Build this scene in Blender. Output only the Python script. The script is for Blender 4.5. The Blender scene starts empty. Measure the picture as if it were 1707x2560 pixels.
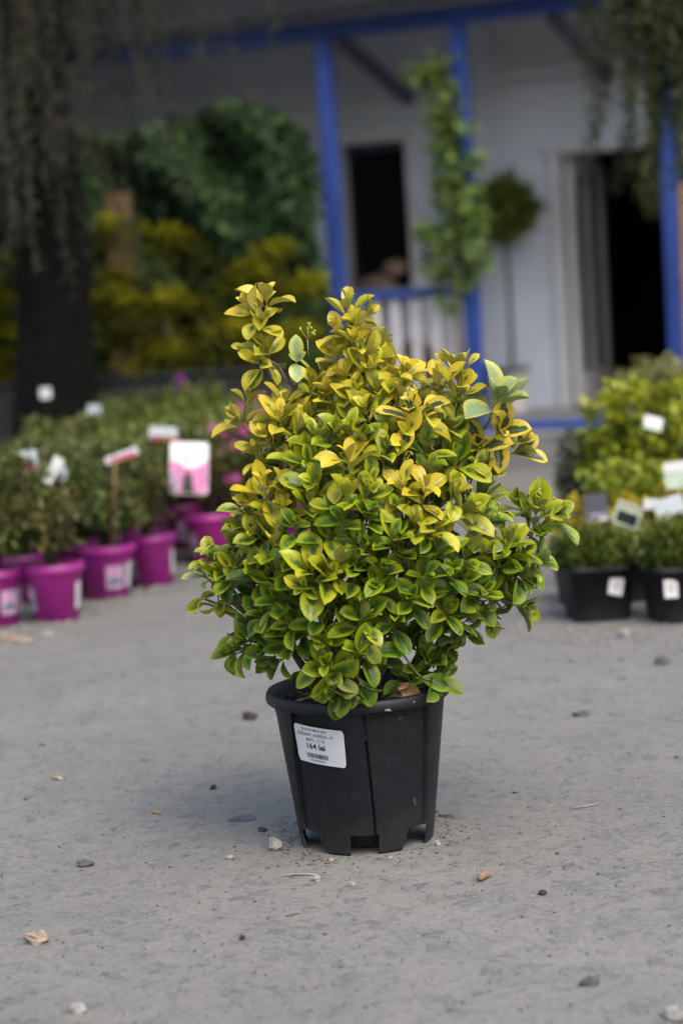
import bpy, math, random
import numpy as np
from mathutils import Vector, Matrix

S = bpy.context.scene
COL = S.collection
PI = math.pi
def rad(a): return math.radians(a)

# ------------------------------------------------------------------ camera, sky, sun, exposure
cam_d = bpy.data.cameras.new("camera")
cam = bpy.data.objects.new("camera", cam_d); COL.objects.link(cam)
cam.location = (-0.00911, -3.34839, 0.914)
cam.rotation_euler = (1.466931, 0.060758, -0.006329)
cam_d.sensor_fit = 'AUTO'; cam_d.sensor_width = 36.0; cam_d.lens = 70.0
cam_d.clip_start = 0.05; cam_d.clip_end = 1000
cam_d.dof.use_dof = True; cam_d.dof.focus_distance = 3.28; cam_d.dof.aperture_fstop = 2.45
S.camera = cam

SUN_EL, SUN_AZ = rad(55), rad(150)           # azimuth clockwise from +Y
W = bpy.data.worlds.new("World"); S.world = W; W.use_nodes = True
wn = W.node_tree.nodes; wl = W.node_tree.links
sky = wn.new('ShaderNodeTexSky'); sky.sky_type = 'NISHITA'; sky.sun_disc = False
sky.sun_elevation = SUN_EL; sky.sun_rotation = SUN_AZ; sky.air_density = 1.6; sky.dust_density = 5.0; sky.ozone_density = 1.0
wl.new(sky.outputs[0], wn['Background'].inputs[0]); wn['Background'].inputs[1].default_value = 0.15
sun_d = bpy.data.lights.new("sun", 'SUN'); sun_d.energy = 0.85; sun_d.angle = rad(34); sun_d.color = (1.0, 0.975, 0.94)
sun = bpy.data.objects.new("sun", sun_d); COL.objects.link(sun)
sdir = Vector((math.sin(SUN_AZ)*math.cos(SUN_EL), math.cos(SUN_AZ)*math.cos(SUN_EL), math.sin(SUN_EL)))
sun.rotation_euler = sdir.to_track_quat('Z', 'Y').to_euler(); sun.location = (4, -4, 8)
S.view_settings.view_transform = 'Standard'; S.view_settings.look = 'None'
S.view_settings.exposure = 0.92; S.view_settings.gamma = 1.0
S.cycles.max_bounces = 6; S.cycles.transparent_max_bounces = 6
S.cycles.use_denoising = True

# ------------------------------------------------------------------ helpers
def tag(o, label=None, cat=None, group=None, kind=None):
    if label: o['label'] = label
    if cat: o['category'] = cat
    if group: o['group'] = group
    if kind: o['kind'] = kind
    return o
def empty(name, loc=(0, 0, 0), rz=0.0, label=None, cat=None, group=None):
    o = bpy.data.objects.new(name, None); COL.objects.link(o)
    o.empty_display_size = 0.1; o.location = loc; o.rotation_euler = (0, 0, rz)
    return tag(o, label, cat, group)
def mesh_obj(name, V, F, mat, parent=None, uv=None, tint=None, smooth=True):
    me = bpy.data.meshes.new(name)
    V = np.asarray(V, dtype=float)
    me.from_pydata(V.tolist(), [], F.tolist() if isinstance(F, np.ndarray) else F)
    if smooth: me.polygons.foreach_set('use_smooth', [True]*len(me.polygons))
    if uv is not None:
        lay = me.uv_layers.new(name='UVMap'); vi = np.empty(len(me.loops), dtype=np.int32)
        me.loops.foreach_get('vertex_index', vi); lay.data.foreach_set('uv', np.asarray(uv, dtype=np.float32)[vi].ravel())
    if tint is not None:
        ca = me.color_attributes.new('tint', 'FLOAT_COLOR', 'POINT')
        c4 = np.ones((len(V), 4), dtype=np.float32); c4[:, :3] = tint; ca.data.foreach_set('color', c4.ravel())
    me.materials.append(mat); me.update()
    o = bpy.data.objects.new(name, me); COL.objects.link(o)
    if parent: o.parent = parent
    return o
def dup(o, parent=None):
    c = o.copy(); COL.objects.link(c)
    if parent: c.parent = parent
    for ch in list(o.children): dup(ch, c)
    return c

class MB:
    """collects simple solids and builds them as one mesh"""
    def __init__(s): s.V = []; s.F = []
    def add(s, V, F):
        n = len(s.V); s.V += [tuple(v) for v in V]; s.F += [[i+n for i in f] for f in F]; return s
    def box(s, c, d, rz=0.0, M=None, bev=0.0):
        x, y, z = d[0]/2, d[1]/2, d[2]/2
        b = min(bev, x*.9, y*.9, z*.9)
        if b > 0:                                  # chamfered box
            P = []
            for sx in (-1, 1):
                for sy in (-1, 1):
                    for sz in (-1, 1):
                        P += [(sx*x, sy*(y-b), sz*(z-b)), (sx*(x-b), sy*y, sz*(z-b)), (sx*(x-b), sy*(y-b), sz*z)]
            F = []
            def I(a, bb, cc, k): return ((a*2+bb)*2+cc)*3+k
            for a in (0, 1):
                q = [I(a, 0, 0, 0), I(a, 1, 0, 0), I(a, 1, 1, 0), I(a, 0, 1, 0)]; F.append(q if a else q[::-1])
                q = [I(0, a, 0, 1), I(0, a, 1, 1), I(1, a, 1, 1), I(1, a, 0, 1)]; F.append(q if a else q[::-1])
                q = [I(0, 0, a, 2), I(1, 0, a, 2), I(1, 1, a, 2), I(0, 1, a, 2)]; F.append(q if a else q[::-1])
            for a in (0, 1):
                for bb in (0, 1):
                    F.append([I(a, bb, 0, 0), I(a, bb, 1, 0), I(a, bb, 1, 1), I(a, bb, 0, 1)])
                    F.append([I(a, 0, bb, 0), I(a, 1, bb, 0), I(a, 1, bb, 2), I(a, 0, bb, 2)])
                    F.append([I(0, a, bb, 1), I(1, a, bb, 1), I(1, a, bb, 2), I(0, a, bb, 2)])
                    for cc in (0, 1): F.append([I(a, bb, cc, 0), I(a, bb, cc, 1), I(a, bb, cc, 2)])
        else:
            P = [(sx*x, sy*y, sz*z) for sx in (-1, 1) for sy in (-1, 1) for sz in (-1, 1)]
            F = [[0, 1, 3, 2], [4, 6, 7, 5], [0, 4, 5, 1], [2, 3, 7, 6], [0, 2, 6, 4], [1, 5, 7, 3]]
        R = M if M is not None else Matrix.Rotation(rz, 3, 'Z')
        return s.add([tuple(R @ Vector(p) + Vector(c)) for p in P], F)
    def bar(s, a, b, w, h):
        a = Vector(a); b = Vector(b); d = b-a
        R = d.to_track_quat('X', 'Z').to_matrix()
        return s.box((a+b)/2, (d.length, w, h), M=R, bev=min(w, h)*.08)
    def tube(s, pts, radii, n=6):
        pts = [Vector(p) for p in pts]
        if not hasattr(radii, '__len__'): radii = [radii]*len(pts)
        V = []; F = []; ref = Vector((0.31, 0.77, 0.55)).normalized()
        for i, p in enumerate(pts):
            t = (pts[min(i+1, len(pts)-1)] - pts[max(i-1, 0)])
            t = t.normalized() if t.length > 1e-9 else Vector((0, 0, 1))
            a = t.cross(ref)
            if a.length < 1e-3: a = t.cross(Vector((1, 0, 0)))
            a.normalize(); b = t.cross(a)
            for k in range(n):
                an = 2*PI*k/n; V.append(p + (a*math.cos(an)+b*math.sin(an))*radii[i])
        for i in range(len(pts)-1):
            for k in range(n):
                F.append([i*n+k, i*n+(k+1) % n, (i+1)*n+(k+1) % n, (i+1)*n+k])
        F.append(list(range(n))[::-1]); F.append([(len(pts)-1)*n+k for k in range(n)])
        return s.add(V, F)
    def lathe(s, prof, n=40, c=(0, 0, 0)):
        V = []; F = []
        for r, z in prof:
            for k in range(n):
                an = 2*PI*k/n; V.append((c[0]+r*math.cos(an), c[1]+r*math.sin(an), c[2]+z))
        for i in range(len(prof)-1):
            for k in range(n):
                F.append([i*n+k, i*n+(k+1) % n, (i+1)*n+(k+1) % n, (i+1)*n+k])
        return s.add(V, F)
    def rock(s, c, r, rng, n=7, m=5, jit=0.0):
        V = []; F = []; ph = [rng.uniform(0, 6.28) for _ in range(6)]
        def R(th, fi): return 1+.22*math.sin(2*th+ph[0])*math.sin(fi+ph[1])+.16*math.sin(3*th+ph[2]+2*fi)+.12*math.cos(4*fi+ph[3]+th)
        for i in range(m+1):
            fi = PI*i/m
            for k in range(n):
                th = 2*PI*k/n; q = R(th, fi)+(rng.uniform(-jit, jit) if jit else 0)
                V.append((c[0]+r[0]*q*math.sin(fi)*math.cos(th), c[1]+r[1]*q*math.sin(fi)*math.sin(th), c[2]+r[2]*q*math.cos(fi)))
        for i in range(m):
            for k in range(n): F.append([i*n+k, (i+1)*n+k, (i+1)*n+(k+1) % n, i*n+(k+1) % n])
        return s.add(V, F)
    def build(s, name, mat, parent=None, smooth=False): return mesh_obj(name, s.V, s.F, mat, parent, smooth=smooth)

def norm(a): return a/np.maximum(np.linalg.norm(a, axis=-1, keepdims=True), 1e-9)
def leaf_arrays(P, D, U, L, Wd, fold=.25, curl=.5, nt=2, ns=2, shape='oval', wave=0.0, rng=None):
    """P base, D direction, U upper side, all (N,3); returns vertices, faces, uv, index of each vertex's leaf"""
    N = len(P); P = np.asarray(P, float); D = norm(np.asarray(D, float)); U = np.asarray(U, float)
    Sd = norm(np.cross(D, U)+1e-6); U = norm(np.cross(Sd, D))
    L = np.broadcast_to(np.asarray(L, float), (N,)); Wd = np.broadcast_to(np.asarray(Wd, float), (N,))
    fold = np.broadcast_to(np.asarray(fold, float), (N,)); curl = np.broadcast_to(np.asarray(curl, float), (N,))+1e-4
    t = np.linspace(0, 1, nt+1); s = np.linspace(-1, 1, ns+1)
    if shape == 'oval': w = np.sin(PI*np.clip(t, .02, .985)**.85)**.8
    elif shape == 'obovate': w = np.interp(t, [0, .09, .2, .33, .46, .58, .7, .81, .9, .96, 1], [.07, .10, .38, .70, .92, 1.0, .96, .80, .54, .30, .05])
    else: w = np.interp(t, [0, .1, .6, 1], [.35, .8, .9, .15])
    th = curl[:, None]*t[None, :]
    y = L[:, None]*np.sin(th)/curl[:, None]; z = -L[:, None]*(1-np.cos(th))/curl[:, None]
    nl = np.sin(th)[..., None]*D[:, None, :]+np.cos(th)[..., None]*U[:, None, :]
    ax = P[:, None, :]+y[..., None]*D[:, None, :]+z[..., None]*U[:, None, :]
    half = (Wd/2)[:, None, None]*w[None, :, None]*np.ones((1, 1, ns+1))
    off = s[None, None, :]*half
    lift = fold[:, None, None]*np.abs(off)
    if wave:
        ph = rng.uniform(0, 6.28, (N, 1, 1)); fr = rng.uniform(4, 8, (N, 1, 1))
        lift = lift + wave*L[:, None, None]*np.sin(ph+fr*t[None, :, None])*(s*s)[None, None, :]*np.sign(s)[None, None, :]
    V = ax[:, :, None, :]+off[..., None]*Sd[:, None, None, :]+lift[..., None]*nl[:, :, None, :]
    uvg = np.stack(np.broadcast_arrays((s[None, :]*.5+.5), t[:, None]), -1).reshape(-1, 2)
    nv = (nt+1)*(ns+1); q = []
    for i in range(nt):
        for k in range(ns):
            a = i*(ns+1)+k; q.append((a, a+1, a+ns+2, a+ns+1))
    F = (np.array(q)[None]+(np.arange(N)*nv)[:, None, None]).reshape(-1, 4)
    return V.reshape(-1, 3), F, np.tile(uvg, (N, 1)), np.repeat(np.arange(N), nv)
def leaves_obj(name, P, D, U, L, Wd, tint, mat, parent, **k):
    V, F, uv, idx = leaf_arrays(P, D, U, L, Wd, **k)
    return mesh_obj(name, V, F, mat, parent, uv=uv, tint=np.asarray(tint)[idx])
def sphere_pts(r, n):
    v = r.normal(size=(n, 3)); return norm(v)

# ------------------------------------------------------------------ materials
def new_mat(name):
    m = bpy.data.materials.new(name); m.use_nodes = True
    nt = m.node_tree; return m, nt, nt.nodes['Principled BSDF']
def N(nt, t, **k):
    n = nt.nodes.new(t)
    for a, b in k.items():
        if a.startswith('i_'): n.inputs[int(a[2:])].default_value = b
        else: setattr(n, a, b)
    return n
def mixc(nt, fac, a, b, mode='MIX'):
    n = nt.nodes.new('ShaderNodeMix'); n.data_type = 'RGBA'; n.blend_type = mode
    for sock, v in ((n.inputs[0], fac), (n.inputs[6], a), (n.inputs[7], b)):
        if hasattr(v, 'links'): nt.links.new(v, sock)
        else: sock.default_value = v if not isinstance(v, tuple) else (*v, 1)[:4]
    return n.outputs[2]
def mth(nt, op, a, b=None, c=None, clamp=False):
    n = nt.nodes.new('ShaderNodeMath'); n.operation = op; n.use_clamp = clamp
    for i, v in enumerate((a, b, c)):
        if v is None: continue
        if hasattr(v, 'links'): nt.links.new(v, n.inputs[i])
        else: n.inputs[i].default_value = v
    return n.outputs[0]
def ramp(nt, fac, lo, hi):
    n = nt.nodes.new('ShaderNodeMapRange'); n.clamp = True
    nt.links.new(fac, n.inputs[0]); n.inputs[1].default_value = lo; n.inputs[2].default_value = hi
    return n.outputs[0]
def noise(nt, vec, scale, detail=4, rough=.55):
    n = N(nt, 'ShaderNodeTexNoise'); n.inputs['Scale'].default_value = scale; n.inputs['Detail'].default_value = detail
    n.inputs['Roughness'].default_value = rough; nt.links.new(vec, n.inputs['Vector']); return n.outputs['Fac']
def obj_co(nt): return N(nt, 'ShaderNodeTexCoord').outputs['Object']
def world_co(nt): return N(nt, 'ShaderNodeNewGeometry').outputs['Position']
def paint(name, c, rough=.55, var=.15, scale=9.0, bump=.05, c2=None, spec=.5, world=False):
    """plain coloured surface with uneven tone, blotches and a fine bump"""
    m, nt, p = new_mat(name); co = world_co(nt) if world else obj_co(nt)
    f = noise(nt, co, scale, 5, .6)
    dark = c2 or tuple(x*(1-var*2) for x in c)
    lite = tuple(min(1, x*(1+var)) for x in c)
    nt.links.new(mixc(nt, ramp(nt, f, .3, .7), dark, lite), p.inputs['Base Color'])
    g = noise(nt, co, scale*14, 3)
    nt.links.new(mth(nt, 'MULTIPLY_ADD', g, .25, rough-.12), p.inputs['Roughness'])
    p.inputs['Specular IOR Level'].default_value = spec
    if bump:
        b = N(nt, 'ShaderNodeBump'); b.inputs['Strength'].default_value = min(1, bump*3); b.inputs['Distance'].default_value = .10/(scale*14)
        nt.links.new(g, b.inputs['Height']); nt.links.new(b.outputs[0], p.inputs['Normal'])
    return m
def leaf_mat(name, A, B, under=None, rough=.5, trans=.25, spec=.4):
    """tint.r blends colour A to B, tint.g scales brightness"""
    m, nt, p = new_mat(name)
    at = N(nt, 'ShaderNodeAttribute', attribute_name='tint'); sp = N(nt, 'ShaderNodeSeparateColor'); nt.links.new(at.outputs['Color'], sp.inputs[0])
    c = mixc(nt, sp.outputs[0], A, B)
    cc = nt.nodes.new('ShaderNodeVectorMath'); cc.operation = 'SCALE'; nt.links.new(c, cc.inputs[0]); nt.links.new(sp.outputs[1], cc.inputs['Scale'])
    col = cc.outputs[0]
    nt.links.new(col, p.inputs['Base Color']); p.inputs['Roughness'].default_value = rough; p.inputs['Specular IOR Level'].default_value = spec
    tr = N(nt, 'ShaderNodeBsdfTranslucent'); nt.links.new(col, tr.inputs[0]); mx = N(nt, 'ShaderNodeMixShader'); mx.inputs[0].default_value = trans
    nt.links.new(p.outputs[0], mx.inputs[1]); nt.links.new(tr.outputs[0], mx.inputs[2]); nt.links.new(mx.outputs[0], nt.nodes['Material Output'].inputs[0])
    return m
def tints(r, n, lo=0., hi=1., b0=.7, b1=1.25):
    return np.stack([r.uniform(lo, hi, n), r.uniform(b0, b1, n), r.uniform(0, 1, n)], 1)

def euonymus_mat():
    """variegated leaf: dark green heart with an uneven edge, yellow margin, pale midrib; tint.r = how yellow"""
    m, nt, p = new_mat('variegated leaf')
    at = N(nt, 'ShaderNodeAttribute', attribute_name='tint'); sp = N(nt, 'ShaderNodeSeparateColor'); nt.links.new(at.outputs['Color'], sp.inputs[0])
    yel, bri, rnd = sp.outputs[0], sp.outputs[1], sp.outputs[2]
    uv = N(nt, 'ShaderNodeUVMap').outputs[0]; su = N(nt, 'ShaderNodeSeparateXYZ'); nt.links.new(uv, su.inputs[0])
    a = mth(nt, 'ABSOLUTE', mth(nt, 'MULTIPLY_ADD', su.outputs[0], 2., -1.))
    co = world_co(nt)
    nz = noise(nt, co, 75, 3, .5)
    nz2 = noise(nt, co, 420, 2, .5)
    # signed distance inside the heart: wider in the middle of the leaf, ends before the tip
    reach = mth(nt, 'SUBTRACT', .70, mth(nt, 'MULTIPLY', yel, .50))
    endd = mth(nt, 'MULTIPLY', mth(nt, 'SUBTRACT', su.outputs[1], .45), 1.15)
    dist = mth(nt, 'ADD', mth(nt, 'POWER', mth(nt, 'ADD', mth(nt, 'MULTIPLY', a, a), mth(nt, 'MULTIPLY', endd, endd)), .5), mth(nt, 'MULTIPLY_ADD', nz, .9, -.45))
    heart = ramp(nt, mth(nt, 'SUBTRACT', reach, dist), -.16, .14)
    blot = ramp(nt, mth(nt, 'SUBTRACT', mth(nt, 'MULTIPLY', reach, .62), mth(nt, 'ADD', dist, mth(nt, 'MULTIPLY_ADD', nz2, .3, -.1))), -.04, .05)
    y2 = ramp(nt, yel, .1, .9)
    margin = mixc(nt, ramp(nt, yel, .02, .42), (.150, .240, .009), (.34, .36, .014)); margin = mixc(nt, ramp(nt, yel, .45, .95), margin, (.56, .44, .03))
    inner = mixc(nt, y2, (.080, .170, .006), (.31, .31, .014))
    core = mixc(nt, y2, (.030, .078, .012), (.065, .115, .032))
    col = mixc(nt, heart, margin, inner)
    col = mixc(nt, blot, col, core)
    dk = ramp(nt, rnd, 2.5, 2.6)
    sharp = ramp(nt, mth(nt, 'SUBTRACT', .50, dist), -.05, .07)
    col = mixc(nt, dk, col, mixc(nt, sharp, (.56, .43, .045), (.038, .070, .034)))
    pale = mth(nt, 'MULTIPLY', ramp(nt, rnd, 1.5, 1.6), mth(nt, 'SUBTRACT', 1., dk))
    col = mixc(nt, pale, col, mixc(nt, heart, (.40, .42, .10), (.22, .30, .15)))
    rib = ramp(nt, a, .075, .02)
    col = mixc(nt, mth(nt, 'MULTIPLY', rib, .35), col, (.22, .28, .07))
    # side veins
    vein = N(nt, 'ShaderNodeTexWave'); vein.wave_type = 'BANDS'; vein.bands_direction = 'Y'
    vv = N(nt, 'ShaderNodeCombineXYZ'); nt.links.new(a, vv.inputs[0]); nt.links.new(mth(nt, 'SUBTRACT', su.outputs[1], mth(nt, 'MULTIPLY', a, .3)), vv.inputs[1])
    nt.links.new(vv.outputs[0], vein.inputs['Vector']); vein.inputs['Scale'].default_value = 2.6; vein.inputs['Distortion'].default_value = 0
    # paler underside
    geo = N(nt, 'ShaderNodeNewGeometry')
    und = mixc(nt, y2, (.14, .19, .055), (.36, .33, .07))
    col = mixc(nt, mth(nt, 'MULTIPLY', geo.outputs['Backfacing'], .8), col, und)
    cc = nt.nodes.new('ShaderNodeVectorMath'); cc.operation = 'SCALE'; nt.links.new(col, cc.inputs[0]); nt.links.new(bri, cc.inputs['Scale'])
    # a few brown, worn tips
    worn = mth(nt, 'MULTIPLY', ramp(nt, mth(nt, 'ADD', su.outputs[1], mth(nt, 'MULTIPLY', nz2, .3)), 1.06, 1.14), mth(nt, 'MULTIPLY', ramp(nt, rnd, .68, .72), ramp(nt, rnd, 1.2, 1.1)))
    col = mixc(nt, mth(nt, 'MULTIPLY', worn, .7), cc.outputs[0], (.20, .12, .035))
    nt.links.new(col, p.inputs['Base Color'])
    nt.links.new(mth(nt, 'MULTIPLY_ADD', nz, .2, mth(nt, 'MULTIPLY_ADD', geo.outputs['Backfacing'], .22, .28)), p.inputs['Roughness'])
    p.inputs['Specular IOR Level'].default_value = .42
    b = N(nt, 'ShaderNodeBump'); b.inputs['Strength'].default_value = .12; b.inputs['Distance'].default_value = .0010
    nt.links.new(mth(nt, 'ADD', vein.outputs['Fac'], mth(nt, 'MULTIPLY', nz2, .5)), b.inputs['Height']); nt.links.new(b.outputs[0], p.inputs['Normal'])
    tr = N(nt, 'ShaderNodeBsdfTranslucent'); nt.links.new(col, tr.inputs[0]); mx = N(nt, 'ShaderNodeMixShader'); mx.inputs[0].default_value = .22
    nt.links.new(p.outputs[0], mx.inputs[1]); nt.links.new(tr.outputs[0], mx.inputs[2]); nt.links.new(mx.outputs[0], nt.nodes['Material Output'].inputs[0])
    return m

def ground_mat():
    """packed grey dust with embedded chips, grit and faint stains"""
    m, nt, p = new_mat('dusty ground'); co = obj_co(nt)
    big = noise(nt, co, .9, 4, .6); mid = noise(nt, co, 7, 5, .65); fine = noise(nt, co, 90, 5, .7); tiny = noise(nt, co, 420, 3, .6)
    col = mixc(nt, ramp(nt, big, .32, .68), (.150, .145, .137), (.204, .198, .188))
    col = mixc(nt, mth(nt, 'MULTIPLY', ramp(nt, mid, .42, .70), .8), col, (.128, .127, .128))
    col = mixc(nt, mth(nt, 'MULTIPLY', ramp(nt, fine, .48, .68), .75), col, (.095, .093, .092))
    col = mixc(nt, mth(nt, 'MULTIPLY', ramp(nt, tiny, .50, .70), .55), col, (.25, .247, .243))
    fle = noise(nt, co, 28, 6, .75)
    col = mixc(nt, mth(nt, 'MULTIPLY', ramp(nt, fle, .52, .68), .6), col, (.088, .087, .088))
    hgt = mth(nt, 'ADD', mth(nt, 'MULTIPLY', mid, .8), mth(nt, 'ADD', mth(nt, 'MULTIPLY', fine, .30), mth(nt, 'MULTIPLY', tiny, .06)))
    # stones set flush in the dust: three sizes, each cell picks its own tone, most cells stay empty
    wob = N(nt, 'ShaderNodeTexNoise'); wob.inputs['Scale'].default_value = 55; wob.inputs['Detail'].default_value = 4; nt.links.new(co, wob.inputs['Vector'])
    wv = nt.nodes.new('ShaderNodeVectorMath'); wv.operation = 'MULTIPLY_ADD'; nt.links.new(wob.outputs['Color'], wv.inputs[0]); wv.inputs[1].default_value = (.045, .045, .045); nt.links.new(co, wv.inputs[2])
    for sc, keep, rr, tone, tone2, k in ((17, .80, .30, (.095, .102, .120), (.155, .156, .160), .5), (42, .80, .30, (.075, .078, .088), (.20, .197, .193), .6), (120, .78, .34, (.045, .044, .044), (.23, .225, .22), .7)):
        vo = N(nt, 'ShaderNodeTexVoronoi'); vo.voronoi_dimensions = '2D'; vo.inputs['Scale'].default_value = sc; nt.links.new(wv.outputs[0], vo.inputs['Vector'])
        sr = N(nt, 'ShaderNodeSeparateColor'); nt.links.new(vo.outputs['Color'], sr.inputs[0])
        inside = mth(nt, 'MULTIPLY', ramp(nt, vo.outputs['Distance'], rr, rr*.75), ramp(nt, sr.outputs[0], keep, keep+.01))
        inside = mth(nt, 'MULTIPLY', inside, ramp(nt, mid, .25, .5))
        tc = mixc(nt, ramp(nt, sr.outputs[1], .25, .9), tone, tone2)
        col = mixc(nt, mth(nt, 'MULTIPLY', inside, k), col, tc)
        hgt = mth(nt, 'ADD', hgt, mth(nt, 'MULTIPLY', inside, 4.0/sc))
    nt.links.new(col, p.inputs['Base Color']); p.inputs['Roughness'].default_value = .9; p.inputs['Specular IOR Level'].default_value = .25
    b = N(nt, 'ShaderNodeBump'); b.inputs['Strength'].default_value = .8; b.inputs['Distance'].default_value = .012
    nt.links.new(hgt, b.inputs['Height']); nt.links.new(b.outputs[0], p.inputs['Normal'])
    return m

def black_pot_mat(name='black plastic', c=(.0050, .0056, .0088), rough=.5):
    m, nt, p = new_mat(name); co = obj_co(nt)
    f = noise(nt, co, 9, 5, .6); g = noise(nt, co, 230, 2, .5); h = noise(nt, co, 34, 6, .75)
    dust = mth(nt, 'MULTIPLY', ramp(nt, h, .50, .74), .6)
    col = mixc(nt, ramp(nt, f, .35, .7), c, tuple(x*1.5 for x in c))
    col = mixc(nt, dust, col, (.020, .020, .024))
    xyz = N(nt, 'ShaderNodeSeparateXYZ'); nt.links.new(co, xyz.inputs[0])          # dried splashes up from the ground
    spl = ramp(nt, mth(nt, 'ADD', xyz.outputs[2], mth(nt, 'MULTIPLY', noise(nt, co, 26, 5, .7), .16)), .16, .07)
    col = mixc(nt, mth(nt, 'MULTIPLY', spl, .55), col, (.034, .032, .030))
    spk = N(nt, 'ShaderNodeTexVoronoi'); spk.inputs['Scale'].default_value = 60; nt.links.new(co, spk.inputs['Vector'])
    sr = N(nt, 'ShaderNodeSeparateColor'); nt.links.new(spk.outputs['Color'], sr.inputs[0])
    sk = mth(nt, 'MULTIPLY', ramp(nt, spk.outputs['Distance'], .22, .12), ramp(nt, sr.outputs[0], .93, .94))
    col = mixc(nt, mth(nt, 'MULTIPLY', sk, .35), col, (.16, .155, .15))
    nt.links.new(col, p.inputs['Base Color']); nt.links.new(mth(nt, 'MULTIPLY_ADD', f, .25, rough-.1), p.inputs['Roughness'])
    b = N(nt, 'ShaderNodeBump'); b.inputs['Strength'].default_value = .25; b.inputs['Distance'].default_value = .001
    nt.links.new(g, b.inputs['Height']); nt.links.new(b.outputs[0], p.inputs['Normal']); p.inputs['Specular IOR Level'].default_value = .28
    return m

M = {}
M['ground'] = ground_mat(); M['euonymus'] = euonymus_mat(); M['blackpot'] = black_pot_mat()
M['potrim'] = black_pot_mat('scuffed black rim', (.0085, .009, .0135), .48)
M['soil'] = paint('potting soil', (.035, .026, .019), .95, .35, 60, .5)
M['bark'] = paint('grey brown bark', (.085, .066, .048), .85, .3, 90, .3, world=True)
M['twig'] = paint('green twig', (.14, .17, .045), .6, .25, 60, .1, world=True)
M['bud'] = paint('green yellow bud', (.34, .36, .05), .5, .2, 200, 0)
M['paper'] = paint('label paper', (.50, .52, .575), .6, .04, 20, .02)
M['ink'] = paint('black label ink', (.02, .02, .022), .7, .05, 20, 0)
M['deadleaf'] = paint('dry leaf', (.36, .23, .10), .8, .3, 45, .2)
M['straw'] = paint('bleached leaf scrap', (.36, .31, .20), .8, .25, 45, .2)
M['magenta'] = paint('magenta plastic', (.235, .008, .170), .45, .14, 14, .03)
def vary(m, lo, hi):
    nt = m.node_tree; p = nt.nodes['Principled BSDF']; src = p.inputs['Base Color'].links[0].from_socket
    oi = N(nt, 'ShaderNodeObjectInfo'); mr = N(nt, 'ShaderNodeMapRange'); nt.links.new(oi.outputs['Random'], mr.inputs[0]); mr.inputs[3].default_value = lo; mr.inputs[4].default_value = hi
    sc = nt.nodes.new('ShaderNodeVectorMath'); sc.operation = 'SCALE'; nt.links.new(src, sc.inputs[0]); nt.links.new(mr.outputs[0], sc.inputs['Scale']); nt.links.new(sc.outputs[0], p.inputs['Base Color'])
vary(M['magenta'], .8, 1.25)
M['lilac'] = paint('lilac pot label', (.44, .36, .52), .6, .2, 60, 0)
M['pinkprint'] = paint('pink label print', (.74, .26, .54), .55, .3, 50, 0)
M['redprint'] = paint('red label print', (.34, .03, .08), .55, .3, 50, 0)
M['greyprint'] = paint('grey label print', (.16, .15, .21), .6, .3, 90, 0)
M['white'] = paint('white card', (.52, .52, .54), .55, .04, 20, 0)
M['whitetag'] = paint('bright white tag', (.84, .84, .84), .5, .03, 20, 0)
M['palecard'] = paint('pale blue card', (.34, .39, .43), .5, .08, 20, 0)
M['darkcard'] = paint('slate card', (.055, .06, .085), .4, .2, 20, 0)
M['greencard'] = paint('pale green card', (.36, .45, .36), .5, .2, 30, 0)
M['wire'] = paint('dark green wire', (.03, .045, .02), .6, .2, 20, 0)
M['cane'] = paint('bamboo cane', (.30, .22, .12), .6, .25, 30, .1)
M['azalea'] = leaf_mat('azalea leaf', (.078, .118, .020), (.125, .098, .036), rough=.5, trans=.2)
M['azaleafresh'] = leaf_mat('fresh azalea leaf', (.095, .145, .022), (.17, .185, .035), rough=.5, trans=.25)
M['petal'] = leaf_mat('pink petal', (.62, .10, .36), (.72, .20, .50), rough=.6, trans=.35)
M['petalpurple'] = leaf_mat('purple petal', (.42, .05, .45), (.50, .10, .55), rough=.6, trans=.35)
M['petalwhite'] = leaf_mat('white petal', (.38, .38, .33), (.50, .50, .47), rough=.6, trans=.3)
M['petalred'] = leaf_mat('red petal', (.40, .012, .05), (.5, .03, .10), rough=.6, trans=.3)
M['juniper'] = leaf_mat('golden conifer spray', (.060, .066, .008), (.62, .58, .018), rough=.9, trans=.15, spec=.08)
M['hedge'] = leaf_mat('dark hedge leaf', (.006, .011, .006), (.012, .020, .010), rough=.8, trans=.05, spec=.15)
M['ivy'] = leaf_mat('ivy leaf', (.014, .036, .013), (.044, .088, .027), rough=.65, trans=.12, spec=.2)
M['climber'] = leaf_mat('climber leaf', (.055, .115, .02), (.15, .22, .035), rough=.45, trans=.25)
M['willow'] = leaf_mat('hanging green spray', (.030, .044, .016), (.075, .092, .026), rough=.6, trans=.2)
M['larch'] = leaf_mat('dull weeping spray', (.036, .038, .027), (.088, .090, .064), rough=.7, trans=.1)
M['boxwood'] = leaf_mat('boxwood leaf', (.05, .090, .012), (.15, .17, .02), rough=.4, trans=.2)
M['yellowbush'] = leaf_mat('yellow green leaf', (.14, .20, .014), (.40, .40, .022), rough=.4, trans=.25)
M['gold'] = leaf_mat('golden leaf', (.26, .22, .015), (.50, .38, .02), rough=.4, trans=.25)
M['paleleaf'] = leaf_mat('cream edged leaf', (.12, .155, .045), (.42, .40, .17), rough=.45, trans=.25)
M['greyleaf'] = leaf_mat('grey green leaf', (.07, .09, .06), (.16, .18, .13), rough=.5, trans=.2)
M['darkball'] = leaf_mat('dark olive needle', (.042, .070, .010), (.16, .19, .02), rough=.6, trans=.1)
M['trunk'] = paint('dark trunk bark', (.0055, .005, .0045), .95, .35, 12, .6, spec=.15)
M['thinbark'] = paint('young stem bark', (.13, .10, .075), .85, .25, 30, .2)
M['blue'] = paint('blue gloss paint', (.026, .070, .34), .5, .14, 5, .04)
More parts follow.
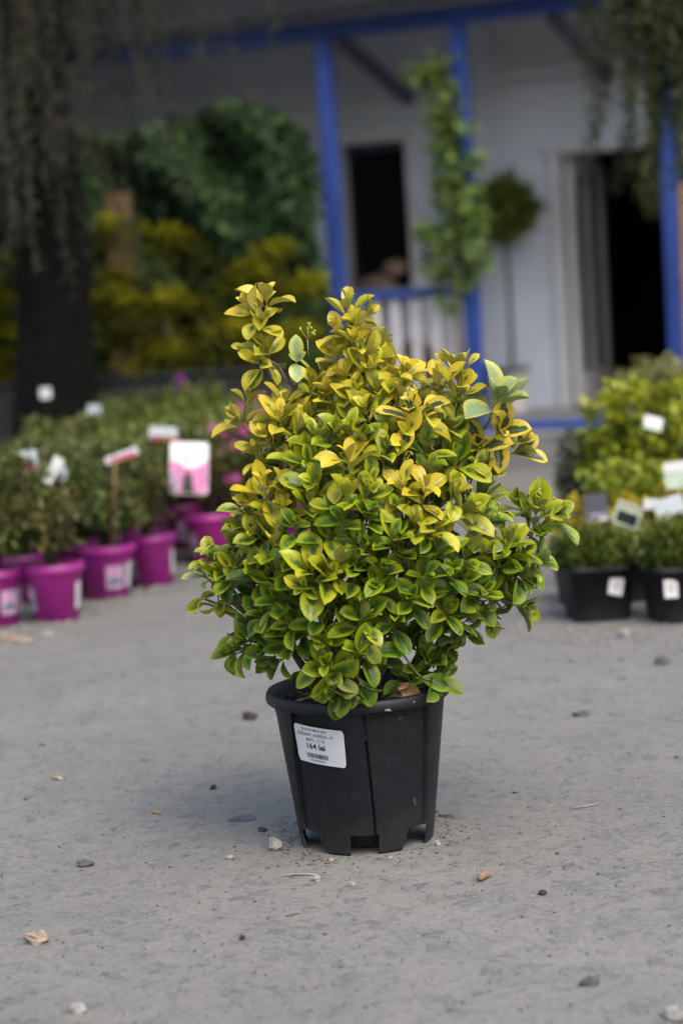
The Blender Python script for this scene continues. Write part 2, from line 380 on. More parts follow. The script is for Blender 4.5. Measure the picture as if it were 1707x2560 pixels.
M['wall'] = paint('pale wall render', (.69, .75, .88), .85, .05, 2.2, .12)
M['trim'] = paint('grey white trim', (.66, .66, .70), .6, .06, 6, .04)
M['whitepaint'] = paint('white rail paint', (.78, .75, .80), .5, .07, 8, .04)
M['slate'] = paint('grey blue bracket paint', (.085, .095, .14), .6, .15, 8, .06)
M['roof'] = paint('grey roof sheet', (.008, .0085, .009), .95, .10, 1.5, .1, spec=.1)
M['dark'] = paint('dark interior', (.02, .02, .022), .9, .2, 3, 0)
M['deck'] = paint('grey porch slab', (.22, .215, .215), .85, .12, 4, .2)
M['path'] = paint('worn concrete', (.16, .155, .148), .9, .12, 3, .25)
M['blackliner'] = paint('black planter', (.007, .0075, .012), .5, .25, 4, .08)
M['tan'] = paint('tan timber', (.27, .155, .06), .8, .2, 8, .2)
M['greypot'] = paint('pale grey planter', (.66, .63, .62), .7, .12, 6, .08)
M['beige'] = paint('beige sacking', (.30, .22, .18), .95, .15, 10, .3)
def stone(name, c): return paint(name, c, .9, .22, 70, .5)
M['stonepale'] = stone('pale stone', (.27, .265, .25)); M['stonegrey'] = stone('grey stone', (.085, .085, .09)); M['stonedark'] = stone('dark clod', (.035, .028, .024))
M['stonewarm'] = stone('warm stone', (.30, .235, .19)); M['wood'] = stone('wood chip', (.25, .165, .105)); M['stoneblue'] = stone('blue grey slab', (.075, .082, .115)); M['grit'] = stone('grit', (.065, .063, .062))
def glass_mat():
    m, nt, p = new_mat('dark window glass'); p.inputs['Base Color'].default_value = (.01, .011, .012, 1); p.inputs['Roughness'].default_value = .08
    b = N(nt, 'ShaderNodeBump'); b.inputs['Strength'].default_value = .05; nt.links.new(noise(nt, obj_co(nt), 3, 1), b.inputs['Height']); nt.links.new(b.outputs[0], p.inputs['Normal']); return m
M['glass'] = glass_mat()

# ------------------------------------------------------------------ ground
def ground_sheet():
    xs = [-200, -40, -12, -6, -3, -1.5, 0, 1.5, 3, 6, 12, 40, 200]; ys = [-60, -20, -8, -4, -2, 0, 2, 4, 6, 9, 14, 40, 200]
    V = [(x, y, 0) for y in ys for x in xs]; n = len(xs)
    F = [[j*n+i, j*n+i+1, (j+1)*n+i+1, (j+1)*n+i] for j in range(len(ys)-1) for i in range(n-1)]
    tag(mesh_obj('ground', V, F, M['ground']), kind='structure')
ground_sheet()

# ------------------------------------------------------------------ shop building with blue porch
FA = rad(23); FE = Vector((math.cos(FA), -math.sin(FA), 0)); FN = Vector((math.sin(FA), math.cos(FA), 0)); FO = Vector((.0593, 9.7625, 0))
FLOOR = .115; WO = 1.2                      # porch floor height, wall's distance behind the posts
shop = empty('shop_building', tuple(FO), -FA, 'pale rendered shop building with a blue timber porch and dark open doorway', 'building')
# local frame: x along the front to the right, y inward, z up
def S_box(mb, x0, x1, y0, y1, z0, z1, bev=0.0): return mb.box(((x0+x1)/2, (y0+y1)/2, (z0+z1)/2), (x1-x0, y1-y0, z1-z0), bev=bev)
WT = .22; ZT = 3.25
win = (-.41, .075, 1.0, 2.035); dor = (1.19, 2.02, FLOOR, 1.845)
w = MB()
S_box(w, -6.0, win[0], WO, WO+WT, 0, ZT); S_box(w, win[0], win[1], WO, WO+WT, 0, win[2]); S_box(w, win[0], win[1], WO, WO+WT, win[3], ZT)
S_box(w, win[1], dor[0], WO, WO+WT, 0, ZT); S_box(w, dor[0], dor[1], WO, WO+WT, dor[3], ZT); S_box(w, dor[1], 6.0, WO, WO+WT, 0, ZT)
w.build('wall', M['wall'], shop)
rm = MB()                                   # unlit room behind the openings
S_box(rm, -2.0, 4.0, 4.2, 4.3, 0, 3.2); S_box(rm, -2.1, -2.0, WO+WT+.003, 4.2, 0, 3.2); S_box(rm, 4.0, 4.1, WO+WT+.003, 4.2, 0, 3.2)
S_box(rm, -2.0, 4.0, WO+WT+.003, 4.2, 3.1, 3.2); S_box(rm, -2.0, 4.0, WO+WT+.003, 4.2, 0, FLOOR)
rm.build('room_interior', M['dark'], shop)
dk = MB(); S_box(dk, -2.6, 4.5, -.06, WO-.003, .0, FLOOR); S_box(dk, dor[0], dor[1], WO-.003, WO+WT, .0, FLOOR-.004); dk.build('porch_slab', M['deck'], shop)
fs = MB(); S_box(fs, -2.6, 4.5, -.105, -.062, .022, FLOOR+.004, .006); fs.build('porch_edge_board', M['blue'], shop)
# roof: eave on the beam, rising inward
rf = MB(); a0 = (-.28, 2.745); a1 = (5.0, 4.75); nseg = 60
V = []; F = []
for i in range(nseg*2+1):
    x = -6.2+12.6*i/(nseg*2); hz = .018 if i % 2 else 0.0
    V += [(x, a0[0], a0[1]+hz), (x, a1[0], a1[1]+hz), (x, a1[0], a1[1]-.07), (x, a0[0], a0[1]-.012)]
for i in range(nseg*2):
    b = i*4
    for k in range(4): F.append([b+k, b+4+k, b+4+(k+1) % 4, b+(k+1) % 4])
rf.add(V, F); rf.build('roof', M['roof'], shop)
bm_ = MB(); S_box(bm_, -2.4, 4.6, -.05, .05, 2.62, 2.728, .006); bm_.build('porch_beam', M['blue'], shop)
for x in (0.0, .915, 2.225, 3.5, -2.3):
    p = MB(); S_box(p, x-.047, x+.047, -.046, .046, FLOOR, 2.618, .006); p.build('post', M['blue'], shop)
for x, zt in ((.10, 2.61), (1.52, 2.61)):
    b = MB(); b.bar((x, .055, zt), (x+.03, WO-.01, 2.31), .075, .085); b.build('bracket', M['slate'], shop)
# window
wf = MB(); fw = .05
S_box(wf, win[0]-fw, win[0], WO-.03, WO+.05, win[2]-.0, win[3]+.0); S_box(wf, win[1], win[1]+fw, WO-.03, WO+.05, win[2], win[3])
S_box(wf, win[0]-fw-.03, win[1]+fw+.03, WO-.06, WO+.05, win[3]+.002, win[3]+.10)
wi = wf.build('window', M['trim'], shop)
pm = MB(); S_box(pm, win[0]+.002, win[1]-.002, WO+.09, WO+.10, win[2]+.002, win[3]-.002); pm.build('pane', M['glass'], wi)
sl = MB(); S_box(sl, win[0]-.08, win[1]+.08, WO-.2, WO+.085, win[2]-.052, win[2]-.002, .005); sl.build('sill', M['trim'], wi)
bl = MB(); S_box(bl, win[0]+.002, win[1]-.002, WO+.055, WO+.085, win[3]-.05, win[3]-.003); bl.build('blind_box', M['slate'], wi)
# high panel over the door side
pn = MB(); x0, x1, z0, z1 = .80, 1.62, 2.46, 2.98
S_box(pn, x0, x1, WO-.012, WO+.01, z0, z1); S_box(pn, x0-.045, x0, WO-.03, WO+.01, z0-.05, z1); S_box(pn, x1, x1+.045, WO-.03, WO+.01, z0-.05, z1)
S_box(pn, x0, x1, WO-.03, WO+.01, z0-.05, z0-.002)
pn.build('fascia_panel', M['trim'], shop)
lg = MB(); S_box(lg, x0-.04, 2.6, WO-.022, WO+.01, 2.315, 2.345); lg.build('ledge', M['trim'], shop)
# doorway
df = MB(); fw = .075
S_box(df, dor[0]-fw, dor[0], WO-.035, WO+.12, FLOOR, dor[3]); S_box(df, dor[1], dor[1]+fw, WO-.035, WO+.12, FLOOR, dor[3]); S_box(df, dor[0]-fw-.03, dor[1]+fw+.03, WO-.06, WO+.12, dor[3]+.002, dor[3]+.06)
dd = df.build('door_frame', M['trim'], shop)
dl = MB()                                   # leaf folded inward, seen nearly edge-on
R = Matrix.Rotation(rad(88), 3, 'Z'); hx, hy = dor[0]+.012, WO+.13
def leafp(u, v, z): q = R @ Vector((u, v, 0)); return (hx+q.x, hy+q.y, z)
LW = .74
for u0, u1, z0, z1 in ((0, .10, FLOOR+.01, 1.83), (LW-.10, LW, FLOOR+.01, 1.83), (.10, LW-.10, 1.73, 1.83), (.10, LW-.10, FLOOR+.01, FLOOR+.22), (.32, .40, FLOOR+.22, 1.73)):
    dl.box(leafp((u0+u1)/2, 0, (z0+z1)/2), (u1-u0-.002, .045, z1-z0-.002), M=R)
do = dl.build('door', M['trim'], shop)
dg = MB(); dg.box(leafp(LW/2, 0, (FLOOR+.22+1.73)/2), (LW-.22, .012, 1.73-FLOOR-.24), M=R); dg.build('pane', M['glass'], do)
hd = MB(); hd.tube([leafp(LW-.05, -.03, 1.0), leafp(LW-.05, -.07, 1.0), leafp(LW-.15, -.07, 1.0)], .010, 8); hd.build('handle', M['slate'], do)
# railing between the posts
rl = MB(); S_box(rl, .049, .866, -.04, .04, .925, .985, .006); ra = rl.build('railing', M['blue'], shop)
rb = MB(); S_box(rb, .049, .866, -.02, .02, .21, .26, .004); rb.build('bottom_rail', M['blue'], ra)
for i in range(6):
    x = .115+i*.137
    b = MB(); S_box(b, x-.027, x+.027, -.016, .016, .262, .923, .003); b.build('baluster', M['whitepaint'], ra)
rl2 = MB(); S_box(rl2, -2.24, -.05, -.04, .04, .925, .985, .006); ra2 = rl2.build('railing', M['blue'], shop)
for i in range(15):
    x = -2.17+i*.147
    b = MB(); S_box(b, x-.027, x+.027, -.016, .016, .117, .923, .003); b.build('baluster', M['whitepaint'], ra2)
def SW(u, v, z=0.0): return FO+FE*u+FN*v+Vector((0, 0, z))          # a point by porch coordinates

# path up to the porch
pv = [SW(.9, -.11), SW(2.6, -.11), Vector((2.9, 6.0, 0)), Vector((1.9, 4.6, 0)), Vector((.95, 4.9, 0)), Vector((.62, 6.6, 0))]
pth = MB(); pth.add([(p.x, p.y, .004) for p in pv], [list(range(6))[::-1]]); po = pth.build('path', M['path']); tag(po, kind='structure')
for p in po.data.polygons:
    if p.normal.z < 0: p.flip()
st = MB(); q = [SW(1.02, -.5), SW(1.95, -.5), SW(1.95, -.108), SW(1.02, -.108)]
st.add([(p.x, p.y, .006) for p in q]+[(p.x, p.y, .055) for p in q], [[4, 5, 6, 7], [0, 1, 5, 4], [1, 2, 6, 5], [2, 3, 7, 6], [3, 0, 4, 7]])
so = st.build('doorstep', M['deck']); tag(so, kind='structure')

# ------------------------------------------------------------------ things on and by the porch
def topiary(loc, zc, r, stem_r, pot, label, n=4200, mat='darkball'):
    t = empty('topiary_tree', loc, 0, label, 'topiary', 'ball topiaries by the doorway'); rr = np.random.default_rng(int(r*1000)+n)
    d = sphere_pts(rr, n); rad_ = r*(.55+.45*rr.uniform(0, 1, (n, 1))**.4)*(1+.20*np.sin(d[:, :1]*7+1)*np.cos(d[:, 2:]*8)+.14*rr.normal(size=(n, 1)))
    P = d*rad_*np.array([1, 1, 1.0])+np.array([0, 0, zc]); D = d*.6+rr.normal(size=(n, 3))*.8
    ti = tints(rr, n); ti[:, 0] = np.clip(rr.uniform(0, 1, n), 0, 1)
    leaves_obj('crown', P, D, rr.normal(size=(n, 3)), rr.uniform(.035, .065, n), .017, ti, M[mat], t, nt=2, ns=1, fold=0)
    s = MB(); s.tube([(0, 0, pot[1]*.8), (.006, .003, zc*.6), (0, 0, zc)], [stem_r*1.15, stem_r, stem_r*.8], 8); s.build('stem', M['thinbark'], t, True)
    p = MB(); a, h = pot
    if a > .14:                                     # square tapered planter
        for k, (x, z0, z1, hole) in enumerate(((a, 0, h, 1),)):
            for sx, sy, wx, wy in ((-1, 0, .02, 2*a), (1, 0, .02, 2*a), (0, -1, 2*a-.04, .02), (0, 1, 2*a-.04, .02)):
                p.box((sx*(a-.01), sy*(a-.01), h/2), (wx, wy, h), bev=.004)
        p.box((0, 0, .02), (2*a-.05, 2*a-.05, .03))
    else: p.lathe([(a*.8, 0), (a, h), (a*1.08, h), (a*1.08, h-.03), (a*.9, h-.04)], 24)
    pl_ = p.build('planter', M['greypot'], t)
    q = MB(); q.lathe([(a*1.085, h-.032), (a*1.12, h-.028), (a*1.12, h+.004), (a*1.02, h+.004)], 24); q.build('rim', M['slate'], pl_)
    so_ = MB(); so_.lathe([(a*.92, h*.85), (.001, h*.88)], 18); so_.build('soil', M['soil'], t)
    return t
topiary(tuple(SW(.86, .93, FLOOR)), 1.375, .205, .016, (.105, .30), 'dark olive ball on a bare stem between the climber and the door')
topiary(tuple(SW(2.03, .85, FLOOR)), 1.40, .17, .016, (.105, .30), 'dark olive ball half hidden by hanging sprays right of the doorway', 3200)
tp = SW(.63, .75, FLOOR)
def bucket(loc, r, h, mat, label):
    t = empty('bucket', loc, 0, label, 'bucket'); b = MB(); b.lathe([(.001, .004), (r*.75, 0), (r, h), (r*1.06, h), (r*1.06, h-.02), (r*.95, h-.025), (r*.72, .02), (.001, .022)], 24); b.build('body', M[mat], t, True)
    k = MB(); k.tube([(r*math.cos(a), -.02-.09*math.sin(a), h-.01-.0*a) for a in np.linspace(0, PI, 9)], .004, 5); k.build('handle', M['slate'], t)
bucket(tuple(SW(.70, .62, FLOOR)), .11, .34, 'blackliner', 'dark bucket on the porch left of the pale planter')
def sack(loc, r, label, seed):
    rr = random.Random(seed); b = MB(); b.rock((0, 0, r[2]*.9), r, rr, 14, 9); o = b.build('sack', M['beige'], None, True); o.location = loc; o.rotation_euler.z = -FA
    tag(o, label, 'sack')
sack(tuple(SW(-.17, 1.09, 1.0)), (.17, .075, .05), 'beige sack lying flat along the window sill', 3)
sack(tuple(SW(-.03, 1.10, 1.095)), (.085, .06, .05), 'small brown sack piled on the flat one at the window', 5)
def flowerpot(loc, label, mat):
    t = empty('flowering_plant', loc, 0, label, 'flower'); rr = np.random.default_rng(8)
    p = MB(); p.lathe([(.07, 0), (.10, .18), (.105, .18), (.105, .16)], 20); p.build('pot', M['blackliner'], t)
    n = 500; d = sphere_pts(rr, n); P = d*np.array([.16, .16, .18])*rr.uniform(.5, 1, (n, 1))+np.array([0, 0, .33])
    leaves_obj('foliage', P, d+rr.normal(size=(n, 3))*.5, rr.normal(size=(n, 3)), .05, .025, tints(rr, n), M['climber'], t, nt=2, ns=1)
    n = 90; d = sphere_pts(rr, n); P = d*np.array([.15, .15, .17])*rr.uniform(.8, 1.05, (n, 1))+np.array([0, 0, .36])
    leaves_obj('blossom', P, d+rr.normal(size=(n, 3))*.5, rr.normal(size=(n, 3)), .045, .04, tints(rr, n), M[mat], t, nt=2, ns=1)
flowerpot(tuple(SW(.33, .45, FLOOR)), 'red flowering plant seen between the white balusters', 'petalred')

def climber():
    base = SW(.85, -.16, 0); t = empty('climbing_plant', tuple(base), -FA, 'leafy climber trained up the blue porch post beside the railing', 'climber'); rr = np.random.default_rng(21)
    ax = [(0, 0, 0), (.015, .02, .6), (-.01, .08, 1.2), (.02, .09, 1.8), (-.02, .10, 2.45)]
    s = MB(); s.tube(ax, [.022, .020, .017, .013, .008], 8); s.build('stem', M['thinbark'], t, True)
    blobs = [(-.03, .95, .10, .09, 60), (.05, 1.12, .11, .12, 150), (-.12, 1.22, .14, .14, 260), (.12, 1.28, .13, .17, 260), (-.1, 1.42, .19, .14, 330), (.10, 1.52, .16, .14, 260), (-.02, 1.66, .14, .12, 230), (-.04, 1.80, .13, .12, 200),
             (.09, 1.92, .14, .07, 130), (-.03, 2.0, .13, .12, 200), (.05, 2.13, .17, .07, 140), (-.06, 2.2, .13, .10, 180), (.0, 2.34, .13, .10, 170), (-.10, 2.50, .12, .08, 150), (-.18, 2.50, .10, .06, 70), (-.02, 2.56, .10, .06, 80), (.13, 1.72, .08, .06, 50)]
    P = []; D = []
    for x, z, rx, rz, n in blobs:
        d = sphere_pts(rr, n); n = int(n*.42); d = d[:n]; rx *= .80; rz *= .85; z = z*.93+.01
        P.append(d*np.array([rx, .10, rz])*rr.uniform(.3, 1.1, (n, 1))+np.array([x, -.02+.10*(z > 1), z])); D.append(d*np.array([1, .8, .4])+rr.normal(size=(n, 3))*.5+np.array([0, -.3, -.35]))
    P = np.concatenate(P); D = np.concatenate(D); n = len(P)
    leaves_obj('foliage', P, D, rr.normal(size=(n, 3))*.5+np.array([0, -.5, 1]), rr.uniform(.05, .085, n), rr.uniform(.035, .055, n), tints(rr, n, b0=.6, b1=1.5), M['climber'], t, nt=2, ns=2)
    tw = MB()
    for x, z, rx, rz, nn in blobs: tw.tube([(0, .08, z-.15), (x*.5, .06, z-.05), (x, .05, z+rz*.4)], [.006, .004, .002], 5)
    tw.build('branch', M['thinbark'], t, True)
climber()

# ------------------------------------------------------------------ left background: ivy, planter, conifers, weeping tree
def ivy_wall():
    rr = np.random.default_rng(5)
    t = empty('ivy_bush', tuple(SW(-1.15, .1, 0)), -FA, 'broad dark green ivy bush filling the porch beside the first blue post', 'bush')
    n = 14000; x = rr.uniform(-1.35, 1.10, n); z = rr.uniform(.2, 1, n)**.9
    top = 2.16+.05*np.sin(x*3.3+1.0)+.06*np.sin(x*8)+.16*np.exp(-((x-.58)/.2)**2)-.45*np.exp(-((x-1.13)/.12)**2); z = z*top
    y = -.30-.20*np.sin(x*4.2+z*3)*np.cos(z*4.1+x)-.12*np.sin(x*9+z*7)+rr.uniform(0, .22, n)
    P = np.stack([x, y, z], 1); D = rr.normal(size=(n, 3))*.6+np.array([0, -.4, -.6]); U = rr.normal(size=(n, 3))*.5+np.array([0, -1, .6])
    leaves_obj('foliage', P, D, U, rr.uniform(.055, .095, n), rr.uniform(.05, .08, n), tints(rr, n, b0=.4, b1=1.5), M['ivy'], t, nt=2, ns=2)
    c = MB()
    for i in range(12):
        xx = -1.2+i*.19; c.tube([(xx, -.05, 0), (xx+.06, -.12, .8), (xx-.04, -.08, 1.7)], [.014, .010, .005], 5)
    for zz in (.6, 1.2, 1.7): c.tube([(-1.3, -.06, zz), (.9, -.06, zz)], .008, 5)
    c.build('stem', M['thinbark'], t, True)
ivy_wall()
def planter():
    t = empty('raised_planter', (-1.35, 6.75, 0), rad(-2), 'long black raised planter behind the rows of azaleas', 'planter')
    L, D_, H = 2.1, .9, .61
    b = MB()
    b.box((0, -D_/2, H/2), (L, .03, H), bev=.006); b.box((0, D_/2, H/2), (L, .03, H), bev=.006); b.box((-L/2+.015, 0, H/2), (.03, D_-.032, H), bev=.006); b.box((L/2-.015, 0, H/2), (.03, D_-.032, H), bev=.006)
    b.build('box', M['blackliner'], t)
    r = MB(); r.box((0, -D_/2-.008, H+.016), (L+.04, .06, .03), bev=.008); r.box((0, D_/2+.008, H+.016), (L+.04, .06, .03), bev=.008); r.box((-L/2, 0, H+.016), (.06, D_-.05, .03), bev=.008); r.box((L/2, 0, H+.016), (.06, D_-.05, .03), bev=.008)
    r.build('rim', M['blackliner'], t)
    s = MB(); s.box((0, 0, H-.06), (L-.07, D_-.04, .04)); s.build('soil', M['soil'], t)
planter()

def golden_conifer(loc, label, branches, seed, h, per=900):
    """branches: tip x, y, z relative to the base, spread; feathery sprays lie along each limb and droop at the ends"""
    t = empty('golden_conifer', loc, 0, label, 'conifer', 'golden conifers in the raised planter'); rr = np.random.default_rng(seed)
    tk = MB(); tk.tube([(0, 0, 0), (.02, 0, h*.45), (-.01, .02, h)], [.045, .034, .012], 8); tk.build('trunk', M['trunk'], t, True)
    bb = MB(); P = []; D = []; T = []
    for bx, by, bz, sp in branches:
        z0 = max(.03, bz-.25-.15*abs(bx)); a = np.array([0, 0, z0]); e = np.array([bx, by, bz]); c = a*.45+e*.55+np.array([0, 0, .05])
        bb.tube([a, c, e], [.014, .009, .004], 5)
        n = int(per*(.25+sp*3.2)); tt = rr.uniform(.25, 1.05, n)[:, None]**.45; q = (1-tt)**2*a+2*tt*(1-tt)*c+tt**2*e
        lat = rr.normal(size=(n, 3))*np.array([sp, sp, sp*.17])*.74*(.55+.6*np.sin(PI*np.clip(tt, 0, 1)))
        lat[:, 2] -= 2.6*(lat[:, 0]**2+lat[:, 1]**2)
        P.append(q+lat); dd = np.array([bx, by, 0])/max(.1, math.hypot(bx, by))
        D.append(dd*.7+lat/sp*.8+rr.normal(size=(n, 3))*.35+np.array([0, 0, .22]))
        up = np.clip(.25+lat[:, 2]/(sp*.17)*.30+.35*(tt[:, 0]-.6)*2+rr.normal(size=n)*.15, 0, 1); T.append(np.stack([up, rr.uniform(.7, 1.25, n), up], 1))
    P = np.concatenate(P); n = len(P)
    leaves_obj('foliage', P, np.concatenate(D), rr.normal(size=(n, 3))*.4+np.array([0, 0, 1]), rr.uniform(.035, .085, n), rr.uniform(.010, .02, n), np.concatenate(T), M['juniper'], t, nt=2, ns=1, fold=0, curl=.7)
    bb.build('branch', M['trunk'], t, True)
golden_conifer((-.72, 6.78, .57), 'golden green conifer with layered drooping branches, standing between dark trunk and blue post',
    [(-.33, -.1, .83, .19), (-.05, -.1, .76, .11), (-.33, -.2, .48, .17), (-.52, -.1, .46, .10), (-.05, -.25, .46, .22), (.36, -.2, .56, .16), (.48, -.15, .66, .10), (.62, -.1, .48, .12), (.23, -.3, .30, .20), (-.11, -.3, .20, .14), (-.22, -.28, .08, .10), (.55, -.2, .25, .16), (-.37, .12, .58, .13), (-.36, .1, .28, .16), (.0, .1, .25, .15), (.30, .1, .12, .15)], 31, .85)
golden_conifer((-1.86, 6.78, .57), 'olive golden conifer cut off by the picture edge, left of the dark trunk',
    [(.16, -.1, .70, .12), (.22, -.15, .50, .13), (.12, -.2, .60, .14), (.28, -.15, .33, .13), (.20, -.2, .20, .13), (.26, -.2, .10, .10), (-.15, -.1, .7, .15), (-.2, -.2, .4, .16), (0, -.1, .85, .12), (0, .15, .5, .2), (.0, -.25, .35, .15)], 33, .8, 700)

def strands(rr, mb, starts, seg=.07, needles=9, ln=(.02, .045), wd=.006, sway=.02):
    P = []; D = []
    for (x, y, z), length in starts:
        q = np.array([x, y, z], float); pts = [tuple(q)]; drift = rr.normal(size=2)*.012; nstep = int(length/seg)
        for i in range(nstep):
            q = q+np.array([drift[0]+rr.normal()*sway*.4, drift[1]+rr.normal()*sway*.4, -seg]); pts.append(tuple(q))
            f = 1-.55*i/max(1, nstep); k = needles
            P.append(q+rr.normal(size=(k, 3))*np.array([.014, .014, .03])*(.6+f)); D.append(rr.normal(size=(k, 3))*.8+np.array([0, 0, -.6]))
        mb.tube(pts, list(np.linspace(.005, .0015, len(pts))), 4)
    return np.concatenate(P), np.concatenate(D)
def weeping_tree():
    t = empty('weeping_tree', (-1.35, 6.05, 0), 0, 'dark weeping tree with long drab hanging strands over the left side', 'tree'); rr = np.random.default_rng(77)
    tk = MB(); tk.tube([(-.02, .0, 0), (.03, 0, .6), (.08, .02, 1.3), (.04, .0, 2.1), (.06, .05, 2.9), (.2, .05, 3.8)], [.22, .185, .165, .155, .13, .08], 14); tk.build('trunk', M['trunk'], t, True)
    b = MB(); starts = []; limbs = [((1.35, -.55, 3.05), .9), ((1.0, .3, 3.0), .7), ((-.7, -.5, 3.0), 1.2), ((.6, -.7, 2.95), .8), ((-.5, .2, 3.05), 1.2), ((1.9, .1, 3.1), .5), ((.3, -.8, 2.9), .9), ((-1.0, -.2, 3.0), 1.3), ((2.3, -.5, 3.15), .6), ((0, .7, 3.1), .6), ((.25, -.3, 2.95), .9)]
    for (x, y, z), ln in limbs:
        pts = [(.1, .03, 2.5), (x*.35, y*.4, 3.1), (x*.75, y*.8, 3.25), (x, y, z)]; b.tube(pts, [.05, .035, .02, .008], 6)
        n = 13
        for i in range(n):
            tt = rr.uniform(.25, 1.05); px, py = x*tt, y*tt; starts.append(((px+rr.normal()*.12, py+rr.normal()*.12, 3.15-.1*tt), rr.uniform(.45, 1.15)*ln))
    # long curtains beside the trunk
    for i in range(120):
        starts.append(((rr.uniform(-.62, .32), -.25+rr.normal()*.16, 3.0), rr.uniform(.9, 2.0)))
    for i in range(44): starts.append(((rr.uniform(.25, .75), -.1+rr.normal()*.2, 3.0), rr.uniform(.6, 1.25)))
    P, D = strands(rr, b, starts)
    b.build('branch', M['bark'], t, True)
    # crown above, out of the frame, that shades the corner
    n = 9000; th = rr.uniform(0, 6.28, n); q = rr.uniform(0, 1, n)**.5
    C = np.stack([.45+q*2.5*np.cos(th), -.0+q*1.9*np.sin(th), 3.2+rr.uniform(0, 1.0, n)*(1.1-q)], 1)
    T1 = tints(rr, len(P), b0=.6, b1=1.4)
    leaves_obj('foliage', np.concatenate([P, C]), np.concatenate([D, rr.normal(size=(n, 3))]), rr.normal(size=(len(P)+n, 3)), np.concatenate([rr.uniform(.02, .05, len(P)), rr.uniform(.08, .16, n)]), np.concatenate([np.full(len(P), .008), np.full(n, .06)]),
               np.concatenate([T1, tints(rr, n, 0, .4)]), M['larch'], t, nt=2, ns=1, fold=0)
weeping_tree()
def hanging_tree():
    t = empty('weeping_tree', (2.75, 6.2, 0), 0, 'weeping tree whose green sprays hang before the right hand porch post', 'tree'); rr = np.random.default_rng(12)
    tk = MB(); tk.tube([(0, 0, 0), (.03, 0, 1.2), (-.05, .02, 2.2), (-.2, .05, 3.1)], [.13, .11, .09, .05], 12); tk.build('trunk', M['trunk'], t, True)
    b = MB(); b.tube([(-.12, .03, 2.6), (-.6, .1, 2.95), (-1.1, .15, 2.95), (-1.4, .2, 2.75)], [.05, .035, .02, .01], 6); b.tube([(-.1, .03, 2.7), (-.5, -.2, 3.0), (-.95, -.3, 2.9)], [.04, .03, .012], 6)
    st = []
    for i in range(95): st.append(((-1.06+rr.normal()*.075, .15+rr.normal()*.08, 2.9), rr.uniform(.75, 1.6)))
    for i in range(9): st.append(((rr.uniform(-1.0, -.80), .1+rr.normal()*.1, 2.9), rr.uniform(.5, 1.25)))
    for x, l in ((-1.475, 1.1), (-1.46, .95), (-1.45, .8), (-1.43, .6), (-1.40, .5), (-1.47, .7), (-1.49, .65), (-1.28, .45)): st.append(((x, .2, 2.84), l))
    P, D = strands(rr, b, st, needles=15, sway=.012, ln=(.02, .05)); b.build('branch', M['trunk'], t, True)
    n = 700; C = np.stack([rr.uniform(-1.3, .6, n), rr.normal(size=n)*.4, rr.uniform(2.85, 3.3, n)], 1)
    leaves_obj('foliage', np.concatenate([P, C]), np.concatenate([D, rr.normal(size=(n, 3))]), rr.normal(size=(len(P)+n, 3)), np.concatenate([rr.uniform(.025, .055, len(P)), rr.uniform(.05, .1, n)]), np.concatenate([np.full(len(P), .013), np.full(n, .03)]),
               tints(rr, len(P)+n, b0=.5, b1=1.4), M['willow'], t, nt=2, ns=1, fold=0)
hanging_tree()
def background_hedge():
    rr = np.random.default_rng(9); t = empty('evergreen_hedge', (-2.7, 9.6, 0), rad(12), 'tall dark evergreen hedge behind the weeping tree', 'hedge')
    n = 17000; x = rr.uniform(-4.2, 1.0, n); z = rr.uniform(0, 3.3, n); y = -.25*np.sin(x*3+z)*np.cos(z*2.3)+rr.uniform(-.1, .25, n)
    leaves_obj('foliage', np.stack([x, y, z], 1), rr.normal(size=(n, 3)), rr.normal(size=(n, 3))*.5+np.array([0, -1, .5]), rr.uniform(.11, .19, n), .10, tints(rr, n, 0, .6, .4, 1.1), M['hedge'], t, nt=2, ns=1)
    b = MB()
    for i in range(14): b.tube([(-4.0+i*.38, .1, 0), (-3.95+i*.38, .12, 3.0)], [.04, .015], 6)
    b.build('trunk', M['trunk'], t, True)
background_hedge()
o = MB(); o.box((0, 0, .8), (.125, .10, 1.6), bev=.01); o = o.build('timber_post', M['tan'], None); o.location = (-1.16, 7.75, 0); o.rotation_euler = (0, rad(1.0), rad(-20)); tag(o, 'tan timber post standing behind the golden conifer', 'post')
o = MB(); o.box((0, 0, .75), (.07, .06, 1.5), bev=.006); o = o.build('timber_post', M['tan'], None); o.location = tuple(SW(2.36, -.25, 0)); tag(o, 'thin orange brown stake in front of the right porch post', 'stake')

